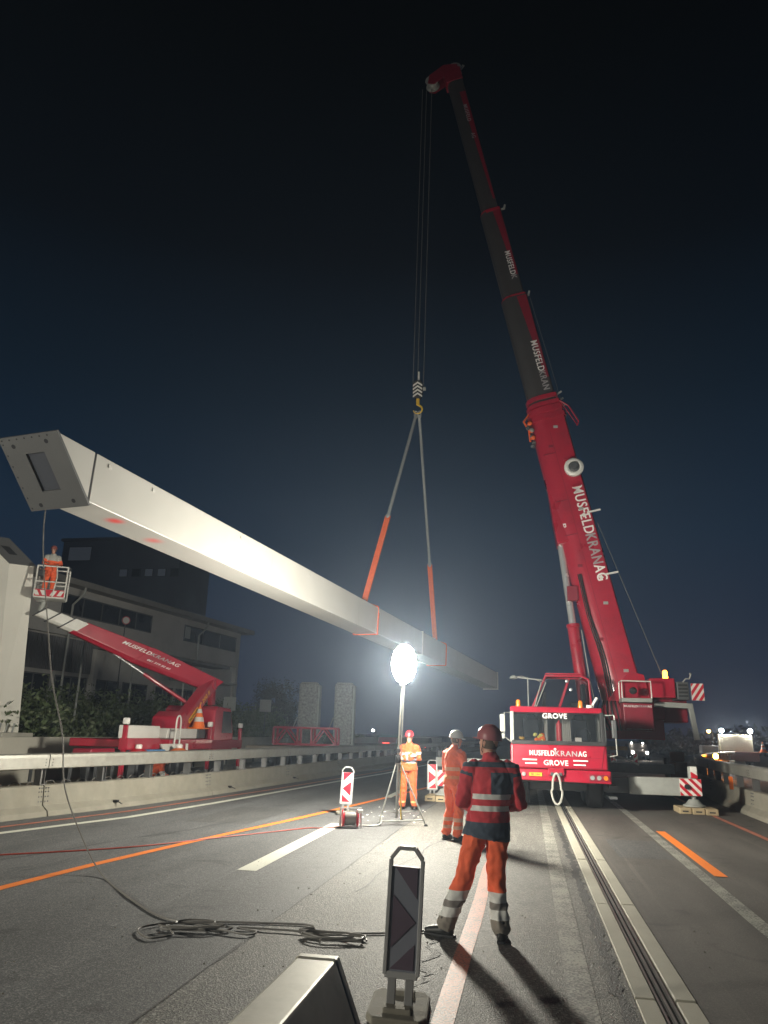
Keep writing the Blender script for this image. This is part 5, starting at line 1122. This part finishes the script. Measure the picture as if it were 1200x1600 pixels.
#@@PEOPLE
# ------------------------------------------------------------------ people
def remeshed(mb, name, voxel, mats, parent, amp=0., wscale=9., smooth_it=3, dz=1.0, seed=0, detail=None):
    ob = mb.build('tmp', [BLK]); COL.objects.unlink(ob); m = ob.modifiers.new('r', 'REMESH'); m.mode = 'VOXEL'; m.voxel_size = voxel
    s_ = ob.modifiers.new('s', 'SMOOTH'); s_.iterations = smooth_it; s_.factor = .5
    me = evaluated(ob)
    me.name = name; me.materials.clear()
    for q in mats: me.materials.append(q)
    me.polygons.foreach_set('use_smooth', [True]*len(me.polygons)); me.polygons.foreach_set('material_index', [0]*len(me.polygons))
    if amp:
        nv = len(me.vertices); nr = [0.]*nv*3; me.vertex_normals.foreach_get('vector', nr); co = [0.]*nv*3; me.vertices.foreach_get('co', co)
        for i in range(nv):
            p = Vector(co[3*i:3*i+3]); q = Vector((p.x*wscale, p.y*wscale, p.z*wscale*dz+seed*7))
            k = 1-abs(noise.noise(q+Vector((noise.noise(q*.6)*1.2, 0, 0))))*2.2; k2 = noise.noise(q*2.3)
            d_ = amp*(k*.8+k2*.35-.3)
            for c_ in range(3): co[3*i+c_] += nr[3*i+c_]*d_
        me.vertices.foreach_set('co', co)
    me.update(); o = bpy.data.objects.new(name, me); COL.objects.link(o); o.parent = parent
    return o
def limb(mb, pts, rads, n=14, side=(1, 0, 0), cap0=.55):
    """pts chain, rads list of (rx, ry); elliptical loft, rounded ends"""
    P = [Vector(p) for p in pts]
    P2, R2 = [], []
    rads = [r if isinstance(r, tuple) else (r, r) for r in rads]
    d0 = (P[0]-P[1]).normalized(); d1 = (P[-1]-P[-2]).normalized()
    k = (.5 if cap0 < .8 else .02)*min(rads[0]); P2 += [P[0]+d0*k]; R2 += [tuple(q*cap0 for q in rads[0])]
    P2 += P; R2 += rads
    k = .5*min(rads[-1]); P2 += [P[-1]+d1*k]; R2 += [tuple(q*.55 for q in rads[-1])]
    base = len(mb.v)
    for i, p in enumerate(P2):
        t = (P2[min(i+1, len(P2)-1)]-P2[max(i-1, 0)]).normalized(); x = Vector(side); x = (x-t*x.dot(t))
        if x.length < .1: x = t.orthogonal()
        x.normalize(); y = t.cross(x)
        for j in range(n): a = 2*math.pi*j/n; mb.v.append(p+x*math.cos(a)*R2[i][0]+y*math.sin(a)*R2[i][1])
    for i in range(len(P2)-1):
        for j in range(n): mb.f.append([base+i*n+j, base+i*n+(j+1) % n, base+(i+1)*n+(j+1) % n, base+(i+1)*n+j]); mb.m.append(0)
    mb.f.append([base+j for j in range(n)][::-1]); mb.m.append(0); mb.f.append([base+(len(P2)-1)*n+j for j in range(n)]); mb.m.append(0)
def dense(P, rads):
    return P, rads
def hand(mb, w, d, pn, s=1, curl=.6):
    """w wrist, d hand direction, pn palm normal, s thumb side"""
    w, d, pn = Vector(w), Vector(d).normalized(), Vector(pn); pn = (pn-d*pn.dot(d)).normalized(); x = d.cross(pn)*s
    limb(mb, [w-d*.02, w+d*.02, w+d*.06, w+d*.09], [(.027, .022), (.036, .017), (.042, .015), (.040, .013)], 10, side=x)
    for k, L in enumerate((.070, .078, .073, .058)):
        b = w+d*.085+x*(.030-.020*k); c1 = b+(d*math.cos(curl*.5)+pn*math.sin(curl*.5))*L*.5; c2 = c1+(d*math.cos(curl*1.6)+pn*math.sin(curl*1.6))*L*.5
        limb(mb, [b-d*.015, c1, c2], [.0095, .009, .0075], 8)
    b = w+d*.03+x*.03; c1 = b+(d*.6+x*.7).normalized()*.035; c2 = c1+(d*.85+x*.2+pn*.45).normalized()*.032
    limb(mb, [b-x*.01, c1, c2], [.012, .0105, .009], 8)
def band_ramp(nt, src, base, bands):
    n = nt.nodes; rp = n.new('ShaderNodeValToRGB'); rp.color_ramp.interpolation = 'CONSTANT'; e = rp.color_ramp.elements
    e[0].position = 0; e[0].color = (*base, 1); first = True; e.remove(e[1])
    for lo, hi, c in sorted(bands):
        q = e.new(lo); q.color = (*c, 1)
        if not any(abs(b[0]-hi) < 1e-4 for b in bands): q = e.new(hi); q.color = (*base, 1)
    nt.links.new(src, rp.inputs[0]); return rp.outputs[0]
def cloth(name, base, bands, arm_bands=None, xlim=None, patch=None):
    m, nt, b = newmat(name); n = nt.nodes
    tc = n.new('ShaderNodeTexCoord'); sx = n.new('ShaderNodeSeparateXYZ'); link(nt, tc.outputs['Object'], sx.inputs[0])
    h = n.new('ShaderNodeMath'); h.operation = 'MULTIPLY'; h.inputs[1].default_value = .5; link(nt, sx.outputs[2], h.inputs[0])
    out = band_ramp(nt, h.outputs[0], base, [(a/2, c/2, d) for a, c, d in bands])
    if arm_bands is not None:
        at = n.new('ShaderNodeAttribute'); at.attribute_name = 'sleeve'
        o2 = band_ramp(nt, at.outputs['Fac'], base, arm_bands)
        gt = n.new('ShaderNodeMath'); gt.operation = 'GREATER_THAN'; gt.inputs[1].default_value = .02; link(nt, at.outputs['Fac'], gt.inputs[0])
        mx = n.new('ShaderNodeMix'); mx.data_type = 'RGBA'; link(nt, gt.outputs[0], mx.inputs[0]); link(nt, out, mx.inputs[6]); link(nt, o2, mx.inputs[7]); out = mx.outputs[2]
    if patch:
        (x0, x1), (z0, z1), pc_ = patch; acc = None
        for src, lim, op in ((0, x0, 'GREATER_THAN'), (0, x1, 'LESS_THAN'), (2, z0, 'GREATER_THAN'), (2, z1, 'LESS_THAN'), (1, 0., 'LESS_THAN')):
            q = n.new('ShaderNodeMath'); q.operation = op; q.inputs[1].default_value = lim; link(nt, sx.outputs[src], q.inputs[0])
            if acc is None: acc = q.outputs[0]
            else: w_ = n.new('ShaderNodeMath'); w_.operation = 'MULTIPLY'; link(nt, acc, w_.inputs[0]); link(nt, q.outputs[0], w_.inputs[1]); acc = w_.outputs[0]
        mx = n.new('ShaderNodeMix'); mx.data_type = 'RGBA'; mx.inputs[7].default_value = (*pc_, 1); link(nt, acc, mx.inputs[0]); link(nt, out, mx.inputs[6]); out = mx.outputs[2]
    no = n.new('ShaderNodeTexNoise'); no.inputs['Scale'].default_value = 14; no.inputs['Detail'].default_value = 5; link(nt, tc.outputs['Object'], no.inputs['Vector'])
    mr = n.new('ShaderNodeMapRange'); mr.inputs[3].default_value = .78; mr.inputs[4].default_value = 1.15; link(nt, no.outputs[0], mr.inputs[0])
    m2 = n.new('ShaderNodeMix'); m2.data_type = 'RGBA'; m2.blend_type = 'MULTIPLY'; m2.inputs[0].default_value = 1; link(nt, out, m2.inputs[6]); link(nt, mr.outputs[0], m2.inputs[7])
    link(nt, m2.outputs[2], b.inputs['Base Color']); b.inputs['Roughness'].default_value = .8
    b.inputs['Sheen Weight'].default_value = .15
    wv = n.new('ShaderNodeTexNoise'); wv.inputs['Scale'].default_value = 350; link(nt, tc.outputs['Object'], wv.inputs['Vector'])
    bp = n.new('ShaderNodeBump'); bp.inputs['Strength'].default_value = .25; bp.inputs['Distance'].default_value = .002; link(nt, wv.outputs[0], bp.inputs['Height']); link(nt, bp.outputs[0], b.inputs['Normal'])
    return m
HV = (.88, .135, .045); SIL = (.74, .74, .70); NAVY = (.045, .065, .095); HVR = (.58, .035, .048)
BASEJ = dict(pel=(0, 0, .95), wai=(0, 0, 1.10), che=(0, 0, 1.30), nec=(0, .0, 1.50), hea=(0, .02, 1.65), look=(0, 1, 0),
  sh=(.185, 0, 1.425), el=[(-.25, -.02, 1.15), (.25, -.02, 1.15)], wr=[(-.20, .20, 1.05), (.20, .20, 1.05)], hip=.095,
  kn=[(-.12, .03, .50), (.12, .03, .50)], an=[(-.13, 0, .10), (.13, 0, .10)], toe=[(-.18, .97, 0), (.18, .97, 0)], hd=[(.3, .9, 0), (-.3, .9, 0)], pn=[(0, 0, -1), (0, 0, -1)])
def person(label, loc, rz, J, jacket, trouser, helmet, hem=.84, voxel=.011, jfat=1., glasses=False, hair=True, boots=BOOT, group=None, gaiter=None):
    j = dict(BASEJ); j.update(J); root = thing('person', label, 'person', loc, rz, group)
    pel, wai, che, nec, hea = [Vector(j[k]) for k in ('pel', 'wai', 'che', 'nec', 'hea')]
    tdir = (nec-pel).normalized(); shx = Vector((1, 0, 0))
    if 'shx' in j: shx = Vector(j['shx']).normalized()
    S_ = [che.lerp(nec, .72)-shx*.18-tdir*.02, che.lerp(nec, .72)+shx*.18-tdir*.02]
    hx = Vector(j.get('hipx', (1, 0, 0))); HP = [pel-hx*j['hip']-Vector((0, 0, .04)), pel+hx*j['hip']-Vector((0, 0, .04))]
    # body
    mb = MB(); lk = Vector(j['look']).normalized(); hs = lk.cross(Vector((0, 0, 1))).normalized(); hu = hs.cross(lk).normalized()
    limb(mb, [pel-tdir*.05, wai, che, che.lerp(nec, .8)], [(.15, .10), (.135, .095), (.155, .105), (.13, .07)], 16, side=shx)
    limb(mb, [nec-tdir*.08, nec, hea-hu*.04], [(.062, .062), (.055, .058), (.055, .06)], 12, side=shx)
    # head by stacked sections along hu
    prof = [(-.118, .030, .040, .045), (-.10, .042, .062, .025), (-.06, .056, .082, .010), (-.02, .066, .092, .0), (.03, .073, .097, -.004), (.07, .070, .092, -.006), (.105, .050, .068, -.006), (.122, .02, .03, -.005)]
    k = len(mb.v); n = 18
    for z, rx, ry, f in prof:
        c = hea+hu*z+lk*f
        for q in range(n): a = 2*math.pi*q/n; mb.v.append(c+hs*math.cos(a)*rx+lk*math.sin(a)*ry)
    for i in range(len(prof)-1):
        for q in range(n): mb.f.append([k+i*n+q, k+i*n+(q+1) % n, k+(i+1)*n+(q+1) % n, k+(i+1)*n+q]); mb.m.append(0)
    mb.f.append([k+q for q in range(n)][::-1]); mb.m.append(0); mb.f.append([k+(len(prof)-1)*n+q for q in range(n)]); mb.m.append(0)
    limb(mb, [hea+lk*.085+hu*.02, hea+lk*.103-hu*.012, hea+lk*.088-hu*.028], [(.009, .009), (.014, .014), (.014, .01)], 8, side=hs)
    limb(mb, [hea+lk*.080-hu*.058-hs*.02, hea+lk*.088-hu*.056, hea+lk*.080-hu*.058+hs*.02], [.008, .010, .008], 8)
    limb(mb, [hea+lk*.080+hu*.038-hs*.04, hea+lk*.088+hu*.036, hea+lk*.080+hu*.038+hs*.04], [.010, .011, .010], 8)
    for s in (-1, 1): limb(mb, [hea+hs*s*.074+hu*.02-lk*.008, hea+hs*s*.079-hu*.005-lk*.006, hea+hs*s*.073-hu*.03], [(.008, .018), (.009, .016), (.007, .01)], 8, side=hs)
    for i, s in enumerate((-1, 1)):
        el, wr = Vector(j['el'][i]), Vector(j['wr'][i]); kn, an = Vector(j['kn'][i]), Vector(j['an'][i])
        limb(mb, [S_[i], S_[i].lerp(el, .5), el, el.lerp(wr, .35), wr], [.055, .048, .04, .042, .027], 12)
        hand(mb, wr, j['hd'][i], j['pn'][i], s=-s if False else s)
        limb(mb, [HP[i], HP[i].lerp(kn, .5), kn, kn.lerp(an, .35), an], [.085, .072, .055, .058, .038], 12)
    body = remeshed(mb, 'body', voxel*.6, [SKIN], root, smooth_it=2)
    for s in (-1, 1): m2 = MB(); m2.lathe(hea+lk*.086+hs*s*.031+hu*.018, [(.003, -.008), (.011, 0), (.003, .008)], 8, axis=lk); m2.build('eye', EYE, body, smooth=True)
    m2 = MB(); m2.bar(hea+lk*.0945-hu*.060-hs*.02, hea+lk*.0945-hu*.060+hs*.02, .004, .006); m2.build('mouth', SKIND, body)
    if hair: m2 = MB(); m2.lathe(hea-lk*.012+hu*.0, [(.070, -.05), (.083, -.02), (.084, .02), (.08, .05), (.05, .11)], 18, axis=hu); sc = m2.build('hair', pm('hair_'+str(len(MATS)), (.10, .07, .05), .8), root, smooth=True); sc.data.transform(Matrix.Translation(hea-lk*.022) @ Matrix.Diagonal((.92, .98, 1, 1)) @ Matrix.Translation(-(hea-lk*.022)))
    if glasses:
        m2 = MB()
        for s in (-1, 1):
            c = hea+lk*.104+hs*s*.033+hu*.016; m2.tube([c+hs*.024*math.cos(a)+hu*.017*math.sin(a) for a in [q*math.pi/7 for q in range(14)]], .0028, 5, closed=True); m2.tube([c+hs*s*.024, hea+hs*s*.078+hu*.02], .0025, 5)
        m2.build('glasses', BLK, root)
    # jacket
    mb = MB(); jz = jfat
    hemp = pel+(wai-pel).normalized()*(hem-pel.z) if hem < pel.z else pel+tdir*(hem-pel.z)
    ch = [hemp, hemp.lerp(wai, .5), wai, wai.lerp(che, .5), che, che.lerp(nec, .45), che.lerp(nec, .78), che.lerp(nec, 1.0), nec+tdir*.03]
    limb(mb, ch, [(.214*jz, .168*jz), (.198*jz, .150*jz), (.180*jz, .13*jz), (.187*jz, .135*jz), (.195*jz, .135*jz), (.195*jz, .118), (.160, .098), (.088, .082), (.078, .078)], 24, side=shx, cap0=.93)
    slv = []
    for i, s in enumerate((-1, 1)):
        el, wr = Vector(j['el'][i]), Vector(j['wr'][i]); pts = [S_[i]-shx*s*.03, S_[i], S_[i].lerp(el, .5), el, el.lerp(wr, .5), el.lerp(wr, .94)]
        limb(mb, pts, [.080, .084*jz, .076*jz, .069*jz, .062*jz, .052*jz], 16); slv.append((S_[i], el, wr))
    jo = remeshed(mb, 'jacket', voxel, [jacket], root, amp=.017, wscale=11, dz=.8, seed=len(MATS))
    at = jo.data.attributes.new('sleeve', 'FLOAT', 'POINT'); vals = []
    for v in jo.data.vertices:
        best = 0
        for a, e_, w in slv:
            for (p, q, o_, l_) in ((a, e_, 0, .5), (e_, w, .5, .5)):
                d = q-p; t = max(0, min(1, (v.co-p).dot(d)/d.length_squared)); ds = (v.co-(p+d*t)).length
                if ds < .105*jz and (o_ > 0 or t > .18) and (v.co-a).dot(shx*(1 if a is slv[1][0] else -1)) > (.0 if o_ == 0 else -9): best = max(best, o_+l_*t)
        vals.append(best)
    at.data.foreach_set('value', vals)
    # trousers
    mb = MB(); limb(mb, [pel+tdir*.07, pel, pel-Vector((0, 0, .06))], [(.160, .115), (.172, .125), (.165, .12)], 20, side=hx)
    for i in range(2):
        kn, an = Vector(j['kn'][i]), Vector(j['an'][i])
        limb(mb, [HP[i], HP[i].lerp(kn, .3), HP[i].lerp(kn, .65), kn, kn.lerp(an, .4), kn.lerp(an, .75), an+Vector((0, 0, -.01))], [.100, .100, .088, .080, .082, .080, .078], 18)
    remeshed(mb, 'trousers', voxel, [trouser], root, amp=.019, wscale=10, dz=.75, seed=3+len(MATS))
    # boots
    for i in range(2):
        an, td = Vector(j['an'][i]), Vector(j['toe'][i]).normalized(); td_ = td; sd = td.cross(Vector((0, 0, 1))).normalized(); g = Vector((an.x, an.y, max(0., an.z-.10)))
        mb = MB(); limb(mb, [g-td_*.06+Vector((0, 0, .045)), g+Vector((0, 0, .052)), g+td_*.08+Vector((0, 0, .045)), g+td_*.16+Vector((0, 0, .036)), g+td_*.19+Vector((0, 0, .034))], [(.038, .040), (.044, .048), (.046, .042), (.046, .034), (.036, .026)], 12, side=sd)
        limb(mb, [g+Vector((0, 0, .05)), an+Vector((0, 0, .06))], [.05, .052], 12)
        b_ = remeshed(mb, 'boot', voxel*.8, [boots], root, smooth_it=2)
        m2 = MB(); pr = [(-.095, -.030), (-.10, .0), (-.095, .03), (0, .044), (.13, .050), (.20, .03), (.215, 0), (.20, -.03), (.13, -.05), (0, -.042)]
        m2.sweep(pr, [(g+Vector((0, 0, .002)), td_, sd), (g+Vector((0, 0, .022)), td_, sd)]); m2.build('sole', BLK, b_, bevel=.004)
    # helmet
    c = hea+hu*.045-lk*.004; m2 = MB(); nseg = 24; prof = [(1.04, -.012), (1.0, .0), (.985, .03), (.90, .066), (.72, .098), (.42, .120), (.0, .128)]
    k = 0
    for r_, z in prof:
        for q in range(nseg): a = 2*math.pi*q/nseg; m2.v.append(c+hu*z+hs*math.cos(a)*.108*r_+lk*math.sin(a)*.128*r_)
    for i in range(len(prof)-1):
        for q in range(nseg): m2.f.append([i*nseg+q, i*nseg+(q+1) % nseg, (i+1)*nseg+(q+1) % nseg, (i+1)*nseg+q]); m2.m.append(0)
    m2.f.append(list(range(nseg))[::-1]); m2.m.append(0)
    he = m2.build('helmet', helmet, root, smooth=True)
    m2 = MB(); pk = [(math.cos(a)*.085, .115+math.sin(a)*.055) for a in [math.pi*q/10 for q in range(11)]]
    m2.sweep([(-.09, .07)]+[p for p in pk[::-1]]+[(.09, .07)], [(c-hu*.014, hs, lk), (c-hu*.005, hs, lk)]); m2.build('peak', helmet, he)
    m2 = MB(); 
    for s in (-.03, 0, .03): m2.tube([c+hs*s+lk*(.11*math.cos(a))+hu*(.004+.122*math.sin(a)) for a in [.35+q*.3 for q in range(9)]], .006, 5)
    m2.build('ridge', helmet, he, smooth=True)
    m2 = MB(); m2.tube([hea+hs*.082+hu*.03, hea+hs*.066-hu*.07+lk*.03, hea-hu*.125+lk*.045, hea-hs*.066-hu*.07+lk*.03, hea-hs*.082+hu*.03], .004, 5); m2.build('chin_strap', BLK, he)
    return root
J_P3 = cloth('jacket_dark_red', HVR, patch=((.09, .30), (1.21, 1.40), NAVY), bands=[(.60, .965, NAVY), (1.06, 1.105, SIL), (1.16, 1.205, SIL), (1.445, 1.49, NAVY)], arm_bands=[(.03, .13, NAVY), (.86, .92, SIL)])  # patch is a cast shadow coloured into the right of the back
T_P3 = cloth('trousers_orange_gaiters', HV, [(.0, .17, (.26, .23, .19)), (.17, .25, SIL), (.25, .30, (.22, .20, .18)), (.30, .38, SIL)])
person('worker seen from behind in a dark red jacket with two silver bands', (-.44, 7.45, 0), R(6),
       dict(pel=(.06, 0, .95), wai=(.08, 0, 1.1), che=(.10, .0, 1.32), nec=(.10, .015, 1.51), hea=(.085, .04, 1.66), look=(-.75, .66, .1),
            el=[(-.18, -.02, 1.13), (.36, -.01, 1.12)], wr=[(-.02, .24, 1.08), (.22, .25, 1.1)], hd=[(.5, .8, 0), (-.5, .8, 0)],
            kn=[(-.15, .02, .50), (.13, .03, .50)], an=[(-.33, -.02, .10), (.16, -.10, .10)], toe=[(-.9, .45, 0), (.15, .98, 0)]),
       J_P3, T_P3, pm('maroon_helmet', (.34, .10, .11), .35, coat=.4), hem=.83, voxel=.010, jfat=1.02)
# painted cast shadow on the back and pale collar
pr = COL.objects[-1]
J2 = cloth('jacket_orange', HV, [(1.0, 1.05, (.75, .22, .08)), (1.13, 1.19, (.7, .32, .18))], [(.75, .84, (.7, .4, .25))])
T2 = cloth('trousers_orange', HV, [(.18, .24, (.62, .34, .24)), (.30, .36, (.62, .34, .24))])
person('worker seen from behind in bright orange overalls and white helmet', (-1.28, 13.72, 0), R(-42),
       dict(look=(.45, .88, -.1), wai=(.02, -.01, 1.10), che=(.03, -.03, 1.30), nec=(.03, .0, 1.50), hea=(.04, .03, 1.645), el=[(-.24, .02, 1.15), (.27, .04, 1.16)], wr=[(-.05, .26, 1.17), (.14, .28, 1.22)],
            kn=[(-.12, .03, .5), (.10, .03, .5)], an=[(-.20, .0, .1), (.08, .02, .1)], toe=[(-.3, .95, 0), (.4, .9, 0)]),
       J2, T2, HWHT, hem=.90, voxel=.011, jfat=.98)
J3 = cloth('jacket_orange_bands', (.50, .075, .012), [(1.04, 1.10, (.55, .25, .08)), (1.20, 1.27, SIL)], [(.25, .36, SIL), (.60, .92, (.20, .20, .24))])
T3 = cloth('trousers_light_orange', (.50, .075, .012), [(.15, .19, (.8, .4, .15))])
person('worker in bright orange facing the camera with crossed arms behind the lamp', (-2.83, 18.8, 0), R(180-6),
       dict(look=(.05, 1, -.05), el=[(-.26, .03, 1.17), (.26, .03, 1.17)], wr=[(.10, .21, 1.16), (-.09, .19, 1.22)], hd=[(1, .1, .1), (-1, .0, .2)], pn=[(0, -1, 0), (0, -1, 0)],
            an=[(-.14, 0, .1), (.16, .03, .1)], kn=[(-.11, .03, .5), (.12, .04, .5)], toe=[(-.25, .95, 0), (.35, .9, 0)]),
       J3, T3, pm('bright_red_helmet', (.50, .03, .04), .35, coat=.3), hem=.88, voxel=.012, glasses=True)
J4 = cloth('jacket_grey_orange', HV, [(1.26, 1.60, (.42, .42, .38))], [(.02, .22, (.42, .42, .38))])
T4 = cloth('trousers_orange_banded', HV, [(.15, .20, SIL), (.20, .24, NAVY), (.24, .30, SIL)])
person('worker in orange and grey standing in the basket of the boom lift', tuple(kb(-.08, .02, .052)+SH), R(180+42),
       dict(look=(.3, 1, -.15), nec=(0, .05, 1.49), hea=(.02, .11, 1.63), che=(0, .02, 1.3), el=[(-.28, .0, 1.17), (.27, .05, 1.18)], wr=[(-.18, .22, 1.12), (.22, .33, 1.13)]),
       J4, T4, pm('red_grey_helmet', (.30, .10, .09), .4), hem=.93, voxel=.014)
J5 = cloth('jacket_crouch', HV, [], [(.5, .6, SIL)]); T5 = cloth('jeans', (.16, .18, .22), [])
person('worker in orange jacket and grey jeans crouching behind the left barrier', (-10.3, 20.2, 0), R(-60),
       dict(pel=(0, -.1, .42), wai=(0, .02, .52), che=(0, .18, .66), nec=(0, .32, .78), hea=(0, .42, .88), look=(0, .9, -.4), hip=.1,
            el=[(-.24, .30, .52), (.24, .30, .50)], wr=[(-.12, .50, .40), (.12, .50, .38)], kn=[(-.16, .30, .46), (.17, .26, .10)], an=[(-.15, .12, .10), (.16, -.22, .12)], toe=[(0, 1, 0), (0, 1, 0)]),
       J5, T5, HWHT, hem=.46, voxel=.014)

#@@FAR
# ------------------------------------------------------------------ far right: work truck, trestle beacon, cones, cars, lamps
WO = Vector((14.6, 58, 0)); wt = thing('work_truck', 'work truck with two glaring white work lights on its frame, far right', 'truck', WO)
mb = MB(); mb.b2((-1.2, 0, .5), (1.3, 6, 1.15)); mb.build('body', pm('brown_body', (.16, .07, .05), .7, dirt=.4), wt, bevel=.04)
mb = MB(); mb.b2((-1.15, .6, 1.15), (1.1, 1.0, 2.3)); fr2 = mb.build('headboard', pm('cream_paint', (.65, .62, .50), .5), wt, bevel=.02)
for k in range(6): MB().b2((-1.0, .52, 1.3+k*.16), (.95, .6, 1.38+k*.16)).build('slat', MATS['cream_paint'], fr2)
for x in (-.95, .95):
    mb = MB(); mb.cyl((x, .45, 2.3), (x, .45, 2.5), .03, 6); la_ = mb.build('lamp_stem', DGRY, wt)
    mb = MB(); mb.lathe((x, .42, 2.55), [(.10, 0), (.15, .02), (.15, .1), (.08, .14)], 14, axis=(0, 1, 0)); mb.build('lamp_housing', DGRY, la_)
    mb = MB(); mb.cyl((x, .38, 2.55), (x, .41, 2.55), .13, 14); mb.build('lamp_lens', WLIT, la_)
for x in (-.9, .9):
    mb = MB(); mb.lathe((x-.15, 1.2, .5), [(.3, 0), (.5, 0), (.5, .3), (.3, .3)], 18, axis=(1, 0, 0)); mb.build('wheel', BLK, wt, smooth=True)
mb = MB(); mb.b2((-2.4, .2, .6), (-1.3, 1.2, 1.5)); mb.build('generator_box', GRYM, wt, bevel=.05)
t = thing('warning_trestle', 'small trestle with a bright orange flashing beacon beyond the right barrier', 'trestle', (9.3, 41, 0))
mb = MB(); mb.bar((-.45, 0, 0), (.45, 0, .85), .06, .06, up=(0, 1, 0)); mb.bar((.45, 0, 0), (-.45, 0, .85), .06, .06, up=(0, 1, 0)); mb.bar((-.5, 0, .85), (.5, 0, .85), .06, .1); mb.tube([(.25*math.cos(a), -.02, .42+.25*math.sin(a)) for a in [k*math.pi/8 for k in range(16)]], .03, 6, closed=True); mb.build('trestle_frame', WOOD, t)
mb = MB(); mb.lathe((-.1, 0, 1.05), [(.07, -.1), (.11, -.05), (.11, .08), (.05, .13)], 12); mb.build('beacon', emat('beacon_lit', (1., .28, .02), 300.), t, smooth=True)
for x, y, lab in ((6.6, 38, 'small traffic cone behind the striped outrigger plate'), (8.3, 40, 'small traffic cone just left of the trestle with the beacon'), (15.9, 57, 'traffic cone on the right of the work truck'), (5.0, 47, 'tiny distant cone beyond the rear outrigger, leftmost')):
    cone(x, y, 0 if y != 57 else 1.15, lab, .7, 'distant traffic cones')
for k, (x, y) in enumerate(((3.9, 44), (4.5, 50), (5.4, 52), (6.3, 48), (7.2, 55))):
    t = delineator((x, y, 0), 0, ['first', 'second', 'third', 'fourth', 'fifth'][k]+' small distant marker post counted from the crane cab', mirror=bool(k % 2))
t = thing('barrel', 'rusty brown barrel lying behind the end of the rear outrigger', 'barrel', (5.3, 29.5, 0)); MB().lathe((0, 0, .05), [(.3, 0), (.33, .02), (.33, .3), (.35, .32), (.33, .34), (.33, .62), (.35, .64), (.33, .66), (.33, .95), (.3, .97)], 20).build('drum', pm('rusty_drum', (.22, .10, .07), .7, dirt=.4), t, smooth=True)
MB().lathe((0, 0, 1.03), [(.22, 0), (.25, .02), (.25, .3), (.2, .33)], 16).build('lid', MATS['rusty_drum'], t, smooth=True)
tag(MB().box((0, 0, .16), (.10, .03, .32)).build('reflector_board', ORG, bevel=.01), 'orange reflector board fixed behind the right barrier posts', 'reflector').location = (5.25, 22.0, .55)
def car(loc, rz, label, front, mat):
    t = thing('parked_car', label, 'car', loc, rz)
    prof = [(-2.1, .35), (2.1, .35), (2.15, .75), (1.3, .95), (.6, 1.42), (-1.1, 1.45), (-1.9, .95), (-2.15, .85)]
    MB().prism(prof, (.85, 0, 0), (0, -1, 0), (0, 0, 1), 1.7).build('body', mat, t, bevel=.08, seg=3)
    for x in (-.86, .70):
        for y in (-1.3, 1.3): MB().lathe((x, y, .32), [(.2, 0), (.32, 0), (.32, .18), (.2, .18)], 16, axis=(1, 0, 0)).build('wheel', BLK, t)
    for x in (-.62, .62): MB().lathe((x, -2.13, .68), [(.11, 0), (.09, .05)], 12, axis=(0, -1, 0)).build('headlight' if front else 'tail_light', HLIT if front else TLIT, t)
    if front:
        for x in (-.5, .5): MB().lathe((x, -.65, 1.5), [(.05, 0), (.04, .05)], 10, axis=(0, -1, 0)).build('roof_lamp', HLIT, t)
    else: MB().b2((-.3, -2.16, .9), (.3, -2.12, .95)).build('brake_light', TLIT, t)
    return t
car((10.1, 76, 0), 0, 'distant vehicle with four white lamps seen under the crane side box', True, DGRY)
car((-12.9, 72, 0), R(5), 'distant red car with glowing tail lights left of the lamp mast', False, RED)
car((-10.0, 74, 0), 0, 'distant dark car just right of the red one with tail lights', False, DGRY)
def lamp_post(x, y, h, label, m=SLIT, r=.16):
    t = thing('street_lamp', label, 'street lamp', (x, y, 0)); MB().tube([(0, 0, 0), (0, 0, h), (-.3, 0, h+.2)], .06, 6).build('post', DGRY, t)
    MB().lathe((-.35, 0, h+.12), [(.05, -r), (r, -.05), (r, .06), (.05, .1)], 10).build('lamp_head', m, t, smooth=True)
lamp_post(17.0, 76, 2.6, 'distant amber street lamp left of the work truck'); lamp_post(-19.2, 98, 2.0, 'distant white lamp just right of the grey screens', HLIT, .14)
lamp_post(22.6, 84, 2.7, 'faint distant lamp above the trestle beacon', pm('unlit_lamp', (.5, .5, .5), .5), .14)
# distant tree line on the right horizon
bl = [(20+k*6+random.uniform(-2, 2), 120+random.uniform(-8, 8), .8+random.uniform(0, 1.2), 5, 4, 2.2) for k in range(12)]
stuff(leafmass('treeline', bl, 9000, .5, [LEAF3, LEAF3]), 'dark distant treeline along the right horizon')

# ------------------------------------------------------------------ haze
HZ = bpy.data.materials.new('haze'); HZ.use_nodes = True; hn = HZ.node_tree; hn.nodes.clear()
pv_ = hn.nodes.new('ShaderNodeVolumePrincipled'); ou = hn.nodes.new('ShaderNodeOutputMaterial'); hn.links.new(pv_.outputs[0], ou.inputs['Volume'])
pv_.inputs['Color'].default_value = (.66, .80, 1., 1); pv_.inputs['Density'].default_value = .0018; pv_.inputs['Anisotropy'].default_value = .70
HAZE = True
if HAZE:
    o = MB().b2((-100, -15, -1.1), (70, 180, 60)).build('haze', HZ); o['kind'] = 'stuff'; o['label'] = 'thin night haze glowing round the lamp'
bpy.data.scenes.remove(TMP)
